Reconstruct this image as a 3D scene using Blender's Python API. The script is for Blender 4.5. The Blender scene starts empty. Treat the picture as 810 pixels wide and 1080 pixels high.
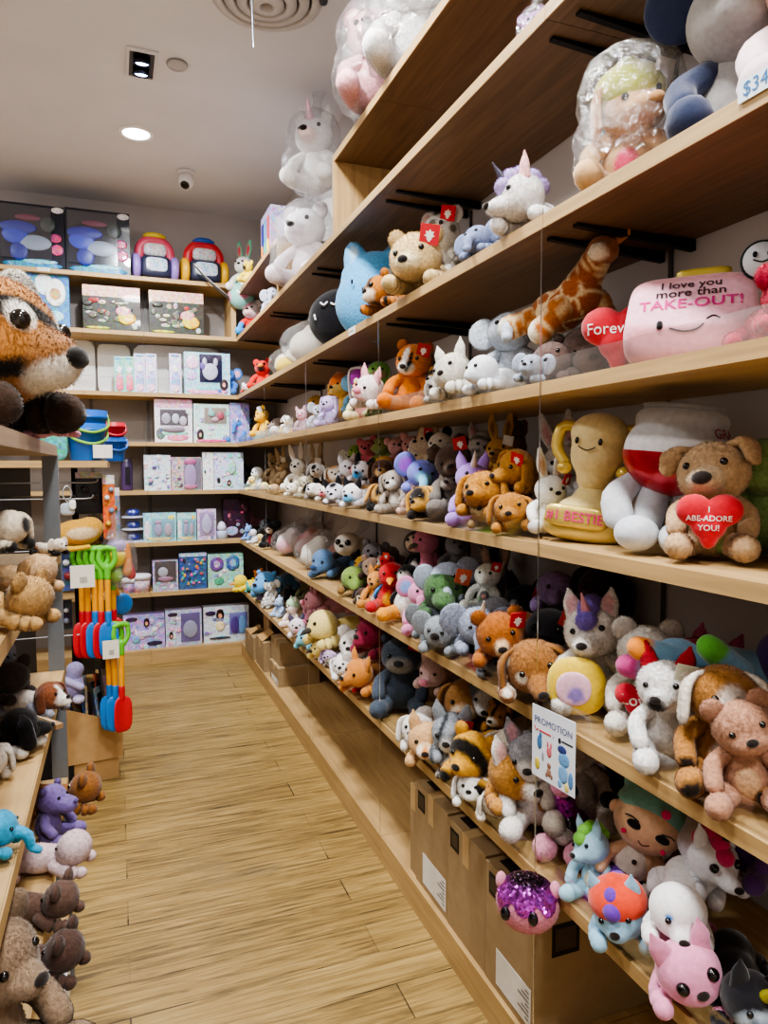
import bpy, bmesh, math, random
import numpy as np
from mathutils import Vector, Matrix, Euler
from mathutils.bvhtree import BVHTree
C = bpy.context.scene.collection.objects
PI = math.pi
# ------------------------------------------------------------------ camera
FOC, YAW, PIT, ROL, EYE = 744.1, .3625, .0643, -.003, 1.5
_s, _c = math.sin, math.cos
Fv = Vector((_s(YAW)*_c(PIT), _c(YAW)*_c(PIT), -_s(PIT)))
Rv = Vector((_c(YAW), -_s(YAW), 0)); Uv = Rv.cross(Fv)
Rv, Uv = Rv*_c(ROL)+Uv*_s(ROL), Uv*_c(ROL)-Rv*_s(ROL)
cam = bpy.data.objects.new('camera', bpy.data.cameras.new('camera')); C.link(cam)
cam.data.sensor_fit = 'HORIZONTAL'; cam.data.sensor_width = 36; cam.data.lens = 36*FOC/810
cam.data.clip_start = .02
m = Matrix((Rv, Uv, -Fv)).transposed().to_4x4(); m.translation = (0, 0, EYE); cam.matrix_world = m
bpy.context.scene.camera = cam
def at(px, py, ax, v):          # where a sight line meets the plane coord[ax] = v
    d = Fv + Rv*((px-405)/FOC) + Uv*((540-py)/FOC); o = Vector((0, 0, EYE))
    return o + d*((v-o[ax])/d[ax])
def dist(p): return max(.4, (Vector(p)-Vector((0, 0, EYE))).dot(Fv))
# ------------------------------------------------------------------ colour + materials
def lin(h):
    if not isinstance(h, str): return tuple(h)
    v = [int(h[i:i+2], 16)/255 for i in (0, 2, 4)]
    return tuple((x/12.92 if x <= .04045 else ((x+.055)/1.055)**2.4) for x in v)
def newmat(name):
    m = bpy.data.materials.new(name); m.use_nodes = True
    nt = m.node_tree; return m, nt, nt.nodes['Principled BSDF']
def nd(nt, t, **k):
    n = nt.nodes.new(t)
    for a, b in k.items(): setattr(n, a, b)
    return n
MATS = {}
def attr_mat(name, rough=.95, sheen=0., bump=.0, bscale=60, metal=0, coat=0, spec=.3, nz=.25):
    m, nt, b = newmat(name); L = nt.links.new
    a = nd(nt, 'ShaderNodeVertexColor', layer_name='Col')
    no = nd(nt, 'ShaderNodeTexNoise'); no.inputs['Scale'].default_value = bscale; no.inputs['Detail'].default_value = 3
    tc = nd(nt, 'ShaderNodeTexCoord'); L(tc.outputs['Object'], no.inputs['Vector'])
    mr = nd(nt, 'ShaderNodeMapRange'); mr.inputs[3].default_value = 1-nz; mr.inputs[4].default_value = 1+nz
    mr.inputs[1].default_value = .25; mr.inputs[2].default_value = .75
    L(no.outputs['Fac'], mr.inputs[0])
    mx = nd(nt, 'ShaderNodeVectorMath', operation='SCALE'); L(a.outputs['Color'], mx.inputs[0]); L(mr.outputs[0], mx.inputs['Scale'])
    L(mx.outputs[0], b.inputs['Base Color'])
    b.inputs['Roughness'].default_value = rough; b.inputs['Metallic'].default_value = metal
    b.inputs['Sheen Weight'].default_value = sheen; b.inputs['Coat Weight'].default_value = coat
    b.inputs['Specular IOR Level'].default_value = spec
    if bump:
        bp = nd(nt, 'ShaderNodeBump'); bp.inputs['Strength'].default_value = bump; bp.inputs['Distance'].default_value = .004
        L(no.outputs['Fac'], bp.inputs['Height']); L(bp.outputs[0], b.inputs['Normal'])
    MATS[name] = m; return m
attr_mat('plush_fur', .95, .25, .5, 130, spec=.1)
attr_mat('velour', .9, .35, .25, 90, spec=.1, nz=.12)
attr_mat('satin', .28, 0, .35, 40, metal=.35, spec=.6, nz=.1)
attr_mat('gloss', .12, 0, 0, 40, spec=.6, nz=.0)
attr_mat('paper', .7, 0, 0, 40, nz=.05)
attr_mat('plastic_toy', .35, 0, 0, 40, spec=.5, nz=.04)
attr_mat('print', .3, 0, 0, 70, coat=.3, nz=.3)
attr_mat('metal', .35, 0, 0, 40, metal=.9, nz=.05)
attr_mat('cardboard', .85, 0, .1, 30, nz=.08)
attr_mat('dark_metal', .5, 0, 0, 40, metal=.3, nz=.05)
def busy_print():
    nt = MATS['print'].node_tree; L = nt.links.new; b = nt.nodes['Principled BSDF']; src = b.inputs['Base Color'].links[0].from_socket
    tc = nd(nt, 'ShaderNodeTexCoord'); v = nd(nt, 'ShaderNodeTexVoronoi'); v.inputs['Scale'].default_value = 55; L(tc.outputs['Object'], v.inputs['Vector'])
    n = nd(nt, 'ShaderNodeTexNoise'); n.inputs['Scale'].default_value = 28; L(tc.outputs['Object'], n.inputs['Vector'])
    m1 = nd(nt, 'ShaderNodeMix', data_type='RGBA', blend_type='OVERLAY'); m1.inputs[0].default_value = .42; L(src, m1.inputs[6]); L(v.outputs['Color'], m1.inputs[7])
    m2 = nd(nt, 'ShaderNodeMix', data_type='RGBA', blend_type='SOFT_LIGHT'); m2.inputs[0].default_value = .5; L(m1.outputs[2], m2.inputs[6]); L(n.outputs['Color'], m2.inputs[7]); L(m2.outputs[2], b.inputs['Base Color'])
busy_print()
def sequin():
    m = attr_mat('sequins', .25, metal=.8, nz=.1); nt = m.node_tree; L = nt.links.new; b = nt.nodes['Principled BSDF']
    v = nd(nt, 'ShaderNodeTexVoronoi'); v.inputs['Scale'].default_value = 170
    tc = nd(nt, 'ShaderNodeTexCoord'); L(tc.outputs['Object'], v.inputs['Vector'])
    g = nd(nt, 'ShaderNodeNewGeometry'); mx = nd(nt, 'ShaderNodeMix', data_type='VECTOR'); mx.inputs[0].default_value = .45
    sb = nd(nt, 'ShaderNodeVectorMath', operation='SUBTRACT'); sb.inputs[1].default_value = (.5, .5, .5)
    L(v.outputs['Color'], sb.inputs[0]); L(g.outputs['Normal'], mx.inputs[4]); L(sb.outputs[0], mx.inputs[5])
    L(mx.outputs[1], b.inputs['Normal'])
sequin()
def clear(name, fac, tint=(1, 1, 1), bump=0, scale=30, milky=0.0):
    m, nt, b = newmat(name); L = nt.links.new
    t = nd(nt, 'ShaderNodeBsdfTransparent'); t.inputs[0].default_value = (*tint, 1)
    b.inputs['Base Color'].default_value = (.9, .9, .92, 1); b.inputs['Roughness'].default_value = .12
    mx = nd(nt, 'ShaderNodeMixShader'); lw = nd(nt, 'ShaderNodeLayerWeight'); lw.inputs[0].default_value = .25
    gl = nd(nt, 'ShaderNodeBsdfGlossy'); gl.inputs['Roughness'].default_value = .1
    mr = nd(nt, 'ShaderNodeMapRange'); mr.inputs[3].default_value = fac; mr.inputs[4].default_value = min(1, fac+.45)
    L(lw.outputs['Facing'], mr.inputs[0]); L(mr.outputs[0], mx.inputs[0]); L(t.outputs[0], mx.inputs[1])
    m2 = nd(nt, 'ShaderNodeMixShader'); m2.inputs[0].default_value = milky; L(gl.outputs[0], m2.inputs[1]); L(b.outputs[0], m2.inputs[2])
    L(m2.outputs[0], mx.inputs[2]); L(mx.outputs[0], nt.nodes['Material Output'].inputs[0])
    if bump:
        no = nd(nt, 'ShaderNodeTexNoise'); no.inputs['Scale'].default_value = scale; no.inputs['Detail'].default_value = 4; no.inputs['Distortion'].default_value = 1.5
        tc = nd(nt, 'ShaderNodeTexCoord'); L(tc.outputs['Object'], no.inputs['Vector'])
        bp = nd(nt, 'ShaderNodeBump'); bp.inputs['Strength'].default_value = bump; bp.inputs['Distance'].default_value = .03
        L(no.outputs['Fac'], bp.inputs['Height']); L(bp.outputs[0], gl.inputs['Normal']); L(bp.outputs[0], b.inputs['Normal'])
    MATS[name] = m
clear('acrylic', .10); clear('bag_film', .16, (.97, .97, .98), 1.0, 26, .2); clear('pack_window', .08, (.95, .97, 1))
def wood(name, a, b_, sx=(40, 2.2, 40), rough=.5, dark=None):
    m, nt, b = newmat(name); L = nt.links.new
    tc = nd(nt, 'ShaderNodeTexCoord'); mp = nd(nt, 'ShaderNodeMapping'); mp.inputs['Scale'].default_value = sx
    L(tc.outputs['Object'], mp.inputs[0])
    n1 = nd(nt, 'ShaderNodeTexNoise'); n1.inputs['Scale'].default_value = 1.6; n1.inputs['Detail'].default_value = 6; n1.inputs['Distortion'].default_value = .6
    L(mp.outputs[0], n1.inputs['Vector'])
    cr = nd(nt, 'ShaderNodeValToRGB'); cr.color_ramp.elements[0].position = .32; cr.color_ramp.elements[1].position = .7
    cr.color_ramp.elements[0].color = (*lin(a), 1); cr.color_ramp.elements[1].color = (*lin(b_), 1)
    L(n1.outputs['Fac'], cr.inputs[0]); L(cr.outputs[0], b.inputs['Base Color'])
    b.inputs['Roughness'].default_value = rough
    bp = nd(nt, 'ShaderNodeBump'); bp.inputs['Strength'].default_value = .08; L(n1.outputs['Fac'], bp.inputs['Height']); L(bp.outputs[0], b.inputs['Normal'])
    MATS[name] = m
wood('oak_long', 'a8895c', 'c1a06c'); wood('oak_cross', 'a8895c', 'c1a06c', (2.2, 40, 40)); wood('oak_up', 'a8895c', 'c1a06c', (40, 40, 2.2))
wood('oak_shaded', '634a32', '7d5f42')  # darker copy of the oak: shade beneath the high boards put into the colour
wood('oak_dull', '97806a', 'b09a80')
def paint(name, h, rough=.8, var=.06):
    m, nt, b = newmat(name); L = nt.links.new
    no = nd(nt, 'ShaderNodeTexNoise'); no.inputs['Scale'].default_value = 3; no.inputs['Detail'].default_value = 5
    tc = nd(nt, 'ShaderNodeTexCoord'); L(tc.outputs['Object'], no.inputs['Vector'])
    cr = nd(nt, 'ShaderNodeValToRGB'); c = lin(h)
    cr.color_ramp.elements[0].position = .3; cr.color_ramp.elements[1].position = .7
    cr.color_ramp.elements[0].color = (*[x*(1-var) for x in c], 1); cr.color_ramp.elements[1].color = (*[min(1, x*(1+var)) for x in c], 1)
    L(no.outputs['Fac'], cr.inputs[0]); L(cr.outputs[0], b.inputs['Base Color']); b.inputs['Roughness'].default_value = rough
    MATS[name] = m; return m
paint('wall_paint', 'c4bfbd'); paint('ceiling_paint', 'dfdee2', .85, .03); paint('slat_wall', '4a4648'); paint('back_board', '8c8581', .7, .04)
def emit(name, col, st):
    m, nt, b = newmat(name); b.inputs['Emission Color'].default_value = (*col, 1); b.inputs['Emission Strength'].default_value = st
    MATS[name] = m
emit('lamp_glow', (1, .98, .95), 14); emit('lamp_blue', (.5, .6, 1), 14)
def floor_mat():
    m, nt, b = newmat('floor_planks'); L = nt.links.new
    tc = nd(nt, 'ShaderNodeTexCoord'); br = nd(nt, 'ShaderNodeTexBrick')
    L(tc.outputs['Object'], br.inputs['Vector'])
    br.inputs['Scale'].default_value = 1; br.inputs['Brick Width'].default_value = 1.15; br.inputs['Row Height'].default_value = .14
    br.inputs['Mortar Size'].default_value = .0024; br.inputs['Mortar Smooth'].default_value = .2; br.offset = .37
    br.inputs['Color1'].default_value = (.36, .36, .36, 1); br.inputs['Color2'].default_value = (.64, .64, .64, 1); br.inputs['Mortar'].default_value = (.5, .5, .5, 1)
    mp = nd(nt, 'ShaderNodeMapping'); mp.inputs['Scale'].default_value = (2.6, 46, 1); L(tc.outputs['Object'], mp.inputs[0])
    n1 = nd(nt, 'ShaderNodeTexNoise'); n1.inputs['Scale'].default_value = 1.3; n1.inputs['Detail'].default_value = 7; n1.inputs['Roughness'].default_value = .65; n1.inputs['Distortion'].default_value = .9
    L(mp.outputs[0], n1.inputs['Vector'])
    cr = nd(nt, 'ShaderNodeValToRGB'); e = cr.color_ramp.elements
    e[0].position = .3; e[0].color = (*lin('52422a'), 1); e[1].position = .72; e[1].color = (*lin('b59a62'), 1)
    k = e.new(.48); k.color = (*lin('917745'), 1)
    ad = nd(nt, 'ShaderNodeMath', operation='MULTIPLY_ADD'); ad.inputs[1].default_value = .35; ad.inputs[2].default_value = -.17
    L(br.outputs['Color'], ad.inputs[0]); a2 = nd(nt, 'ShaderNodeMath', operation='ADD'); L(ad.outputs[0], a2.inputs[0]); L(n1.outputs['Fac'], a2.inputs[1])
    L(a2.outputs[0], cr.inputs[0])
    # worn black joints: mortar only where a big noise lets it show strongly
    n2 = nd(nt, 'ShaderNodeTexNoise'); n2.inputs['Scale'].default_value = 4; n2.inputs['Detail'].default_value = 4; L(tc.outputs['Object'], n2.inputs['Vector'])
    m2 = nd(nt, 'ShaderNodeMapRange'); m2.inputs[1].default_value = .5; m2.inputs[2].default_value = .6; m2.inputs[3].default_value = .3; m2.inputs[4].default_value = 1
    L(n2.outputs['Fac'], m2.inputs[0]); mm = nd(nt, 'ShaderNodeMath', operation='MULTIPLY'); L(br.outputs['Fac'], mm.inputs[0]); L(m2.outputs[0], mm.inputs[1])
    mx = nd(nt, 'ShaderNodeMix', data_type='RGBA'); L(mm.outputs[0], mx.inputs[0]); L(cr.outputs[0], mx.inputs[6]); mx.inputs[7].default_value = (*lin('2a2218'), 1)
    # scuffed grey dirt
    n3 = nd(nt, 'ShaderNodeTexNoise'); n3.inputs['Scale'].default_value = 2.2; n3.inputs['Detail'].default_value = 8; n3.inputs['Roughness'].default_value = .7
    L(tc.outputs['Object'], n3.inputs['Vector']); m3 = nd(nt, 'ShaderNodeMapRange'); m3.inputs[1].default_value = .56; m3.inputs[2].default_value = .75; m3.inputs[4].default_value = .6
    L(n3.outputs['Fac'], m3.inputs[0]); my = nd(nt, 'ShaderNodeMix', data_type='RGBA'); L(m3.outputs[0], my.inputs[0]); L(mx.outputs[2], my.inputs[6]); my.inputs[7].default_value = (*lin('6f6552'), 1)
    L(my.outputs[2], b.inputs['Base Color']); b.inputs['Roughness'].default_value = .42
    bp = nd(nt, 'ShaderNodeBump'); bp.inputs['Strength'].default_value = .15; bp.inputs['Distance'].default_value = .004; L(a2.outputs[0], bp.inputs['Height']); L(bp.outputs[0], b.inputs['Normal'])
    MATS['floor_planks'] = m
floor_mat()
# ------------------------------------------------------------------ mesh building
class Geo:
    """verts / faces / vertex colours of ONE part"""
    def __init__(s): s.V = []; s.F = []; s.K = []; s.n = 0; s.sm = []
    def add(s, V, F, col, smooth=True):
        V = np.asarray(V, float).reshape(-1, 3)
        if isinstance(col, (str, tuple)): col = np.tile(lin(col), (len(V), 1))
        s.V.append(V); s.K.append(np.asarray(col, float)); s.F += [[i+s.n for i in f] for f in F]; s.sm += [smooth]*len(F); s.n += len(V); return s
    def box(s, a, b, col='ffffff'):
        (x0, y0, z0), (x1, y1, z1) = a, b
        V = [(x, y, z) for z in (z0, z1) for y in (y0, y1) for x in (x0, x1)]
        return s.add(V, [(0, 2, 3, 1), (4, 5, 7, 6), (0, 1, 5, 4), (2, 6, 7, 3), (0, 4, 6, 2), (1, 3, 7, 5)], col, False)
    def quad(s, pts, col): return s.add(pts, [tuple(range(len(pts)))], col, False)
def wmesh(name, g, xf=None, fur=0, bevel=0):
    V = np.concatenate(g.V); K = np.concatenate(g.K); F = g.F; sm = list(g.sm); N = None
    if xf is not None: V = V@np.array(xf.to_3x3()).T + np.array(xf.translation)
    if fur: V, F, K, N = furry(V, F, K, *fur); sm = [True]*len(F)
    me = bpy.data.meshes.new(name); me.from_pydata(V.tolist(), [], F)
    me.polygons.foreach_set('use_smooth', sm)
    ca = me.color_attributes.new('Col', 'FLOAT_COLOR', 'POINT')
    ca.data.foreach_set('color', np.concatenate([np.clip(K, 0, 1), np.ones((len(K), 1))], 1).astype(np.float32).ravel())
    if N is not None: me.normals_split_custom_set_from_vertices(N.tolist())
    return me
def furry(V, F, K, L, n, rng):
    T = np.array([t for f in F for t in ([f] if len(f) == 3 else [[f[0], f[i], f[i+1]] for i in range(1, len(f)-1)])])
    a, b, c = V[T[:, 0]], V[T[:, 1]], V[T[:, 2]]
    fn = np.cross(b-a, c-a); ar = np.linalg.norm(fn, axis=1)
    N = np.zeros_like(V)
    for i in range(3): np.add.at(N, T[:, i], fn)
    N /= np.linalg.norm(N, axis=1, keepdims=True)+1e-12
    if n < 20: return V, F, K, N
    R = np.random.RandomState(rng); ti = R.choice(len(T), n, p=ar/ar.sum())
    u, v = R.rand(n, 1), R.rand(n, 1); fl = (u+v) > 1; u = np.where(fl, 1-u, u); v = np.where(fl, 1-v, v)
    w = [1-u-v, u, v]; t = T[ti]
    P = sum(w[i]*V[t[:, i]] for i in range(3)); M = sum(w[i]*N[t[:, i]] for i in range(3)); Q = sum(w[i]*K[t[:, i]] for i in range(3))
    M /= np.linalg.norm(M, axis=1, keepdims=True)+1e-12
    g = np.array([0, 0, -1.])+R.randn(n, 3)*.55; g -= M*(g*M).sum(1, keepdims=True); g /= np.linalg.norm(g, axis=1, keepdims=True)+1e-12
    tg = np.cross(g, M); d = g*.9+M*(.25+.5*R.rand(n, 1)); d /= np.linalg.norm(d, axis=1, keepdims=True)
    ln = L*(.6+.6*R.rand(n, 1)); wd = L*.15
    X = np.concatenate([P-tg*wd-M*L*.2, P+tg*wd-M*L*.2, P+d*ln], 1).reshape(-1, 3)
    Q = Q*(.85+.3*R.rand(n, 1)); b0 = len(V)
    F = list(F)+[[b0+3*i, b0+3*i+1, b0+3*i+2] for i in range(n)]
    return np.concatenate([V, X]), F, np.concatenate([K, np.repeat(Q, 3, 0)]), np.concatenate([N, np.repeat(M, 3, 0)])
def link(name, me, mat, parent=None):
    o = bpy.data.objects.new(name, me); C.link(o); me.materials.append(MATS[mat])
    if parent: o.parent = parent
    return o
def part(name, g, mat, parent, label=None, xf=None, fur=0):
    o = link(name, wmesh(name, g, xf, fur), mat, parent)
    if label: o['label'] = label
    return o
def tag(o, label, cat, group=None):
    o['label'] = label; o['category'] = cat
    if group: o['group'] = group
    return o
def thing(name, label, cat, loc=(0, 0, 0), rot=(0, 0, 0), group=None):
    o = bpy.data.objects.new(name, None); C.link(o); o.empty_display_size = .05
    o.location = loc; o.rotation_euler = rot if not isinstance(rot, (int, float)) else (0, 0, rot)
    return tag(o, label, cat, group)
def struct(name, g, mat):
    o = link(name, wmesh(name, g), mat); o['kind'] = 'structure'; return o
_ico = {}
def ico(sub):
    if sub not in _ico:
        bm = bmesh.new(); bmesh.ops.create_icosphere(bm, subdivisions=sub, radius=1)
        _ico[sub] = (np.array([v.co[:] for v in bm.verts]), [[v.index for v in f.verts] for f in bm.faces]); bm.free()
    return _ico[sub]
def blob(ells, sub=3, k=.12, ctr=None):
    """one smooth skin around blended ellipsoids (star-shaped about ctr); ell = (x,y,z, rx,ry,rz)"""
    D, F = ico(sub); E = np.array(ells, float)
    if len(E) == 1: return E[0, :3]+D*E[0, 3:], F
    c = np.array(ctr if ctr is not None else E[0, :3])
    R = max(np.linalg.norm(E[:, :3]-c, axis=1)+E[:, 3:].max(1))*1.08
    ts = np.linspace(R, 0, 60)
    P = c + D[:, None, :]*ts[None, :, None]
    f = None
    for e in E:
        s = e[3:].min(); q = (np.linalg.norm((P-e[:3])/e[3:], axis=2)-1)*e[3:].mean()
        if f is None: f = q
        else:
            kk = k*s*2; h = np.clip(.5+.5*(f-q)/kk, 0, 1); f = f*(1-h)+q*h-kk*h*(1-h)
    ins = f < 0; i = np.argmax(ins, 1); i = np.where(ins.any(1), np.maximum(i, 1), len(ts)-2)
    r = np.arange(len(D)); f0, f1 = f[r, i-1], f[r, i]; w = np.clip(f0/(f0-f1+1e-12), 0, 1)
    t = ts[i-1]+(ts[i]-ts[i-1])*w
    return c + D*t[:, None], F
def limb(pts, rad, flat=1., ring=10, n=9, flatdir=(0, 1, 0)):
    """rounded stuffed tube through pts; flat<1 squashes it along flatdir"""
    pts = np.array(pts, float); rad = np.array(rad, float); m_ = len(pts)
    s = np.linspace(0, m_-1, n); P = []; Rr = []
    for q in s:
        i = min(int(q), m_-2); u = q-i
        p0 = pts[max(i-1, 0)]; p1 = pts[i]; p2 = pts[i+1]; p3 = pts[min(i+2, m_-1)]
        P.append(.5*((2*p1)+(-p0+p2)*u+(2*p0-5*p1+4*p2-p3)*u*u+(-p0+3*p1-3*p2+p3)*u**3)); Rr.append(rad[i]+(rad[i+1]-rad[i])*(u*u*(3-2*u)))
    P = np.array(P); T = np.gradient(P, axis=0); T /= np.linalg.norm(T, axis=1, keepdims=True)+1e-12
    st = []
    for a in (80, 55, 28): a = math.radians(a); st.append((P[0]-T[0]*Rr[0]*math.sin(a), T[0], Rr[0]*math.cos(a)))
    st += [(P[i], T[i], Rr[i]) for i in range(n)]
    for a in (28, 55, 80): a = math.radians(a); st.append((P[-1]+T[-1]*Rr[-1]*math.sin(a), T[-1], Rr[-1]*math.cos(a)))
    V = []; F = []; fd = np.array(flatdir, float)
    for p, t, r in st:
        a = np.cross(t, fd)
        if np.linalg.norm(a) < .15: a = np.cross(t, (0.3, .1, 1.))
        a /= np.linalg.norm(a); b = np.cross(a, t)
        for j in range(ring):
            th = 2*PI*j/ring; V.append(p+a*r*math.cos(th)+b*r*flat*math.sin(th))
    for i in range(len(st)-1):
        for j in range(ring): F.append([i*ring+j, i*ring+(j+1) % ring, (i+1)*ring+(j+1) % ring, (i+1)*ring+j])
    F.append(list(range(ring))[::-1]); F.append([(len(st)-1)*ring+j for j in range(ring)])
    return np.array(V), F
def lathe(prof, n=24):
    V = []; F = []; m_ = len(prof)
    for r, z in prof:
        for j in range(n): V.append((r*math.cos(2*PI*j/n), r*math.sin(2*PI*j/n), z))
    for i in range(m_-1):
        for j in range(n): F.append([i*n+j, i*n+(j+1) % n, (i+1)*n+(j+1) % n, (i+1)*n+j])
    F.append(list(range(n))[::-1]); F.append([(m_-1)*n+j for j in range(n)])
    return np.array(V), F
def prism(pts, d, axis=1):
    """flat outline pts [(u,v)] in the XZ plane, thickness d along Y from 0 to d"""
    n = len(pts); V = [(u, 0, v) for u, v in pts]+[(u, d, v) for u, v in pts]
    F = [list(range(n)), [n+i for i in range(n)][::-1]]+[[i, n+i, n+(i+1) % n, (i+1) % n] for i in range(n)]
    return np.array(V, float), F
def colour(V, spec, rng=0):
    """spec: hex, or dict base / patch[(x,y,z,r,hex)] / stripe(hex,freq,axis,width) / spot(hex,count,radius) / top(hex,z) / grad(hex,axis,lo,hi)"""
    if isinstance(spec, str): return np.tile(lin(spec), (len(V), 1))
    K = np.tile(lin(spec['base']), (len(V), 1)); R = np.random.RandomState(rng)
    def mixin(w, h):
        nonlocal K
        w = np.clip(w, 0, 1)[:, None]; K = K*(1-w)+np.array(lin(h))*w
    if 'grad' in spec:
        h, ax, lo, hi = spec['grad']; mixin((V[:, ax]-lo)/(hi-lo), h)
    if 'stripe' in spec:
        h, fr, ax, wd = spec['stripe']; o = V[:, (ax+1) % 3]
        q = np.sin(V[:, ax]*fr+1.1*np.sin(o*fr*.45)+R.rand()*6); mixin((q-(1-2*wd))*3, h)
    if 'spot' in spec:
        h, n, r = spec['spot']; i = R.choice(len(V), n)
        d = np.linalg.norm(V[:, None]-V[i][None], axis=2).min(1); mixin((r-d)/r*4, h)
    if 'cells' in spec:
        h, n, e = spec['cells']; i = R.choice(len(V), n, replace=False); d = np.sort(np.linalg.norm(V[:, None]-V[i][None], axis=2), 1); mixin((d[:, 1]-d[:, 0]-e)/e*2, h)
    for (x, y, z, r, h) in spec.get('patch', ()):
        r = np.array(r if isinstance(r, (tuple, list)) else (r, r, r)); d = np.linalg.norm((V-np.array((x, y, z)))/r, axis=1); mixin((1-d)*6, h)
    return K
_txt = {}
def text_tris(s, size, bold=0):
    cu = bpy.data.curves.new('lettering', 'FONT'); cu.body = s; cu.size = size; cu.align_x = 'CENTER'; cu.align_y = 'CENTER'; cu.offset = bold*size; cu.resolution_u = 3
    o = bpy.data.objects.new('lettering', cu); C.link(o)
    dg = bpy.context.evaluated_depsgraph_get(); me = o.evaluated_get(dg).to_mesh()
    V = np.array([v.co[:] for v in me.vertices]).reshape(-1, 3); F = [list(p.vertices) for p in me.polygons]
    bpy.data.objects.remove(o); bpy.data.curves.remove(cu); return V, F
def flat_text(g, s, size, col, org, ux, uy, nudge=(0, 0, 0), bold=.0):
    V, F = text_tris(s, size, bold)
    if not len(V): return
    org, ux, uy = map(np.array, (org, ux, uy)); g.add(org+V[:, :1]*ux+V[:, 1:2]*uy+np.array(nudge), F, col, False)
def wrap_text(g, surf, s, size, col, org, ux, uy, dn, off=.0015, bold=.0):
    """lettering laid onto surface surf=(V,F): rays go from org-plane along dn"""
    V, F = text_tris(s, size, bold); bvh = BVHTree.FromPolygons([tuple(v) for v in surf[0]], surf[1])
    org, ux, uy, dn = map(np.array, (org, ux, uy, dn)); out = []
    for v in V:
        p = org+v[0]*ux+v[1]*uy; hit = bvh.ray_cast(Vector(p-dn*1.), Vector(dn))
        q = np.array(hit[0]) if hit[0] is not None else p
        out.append(q-dn*off)
    g.add(out, F, col, False)
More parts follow.
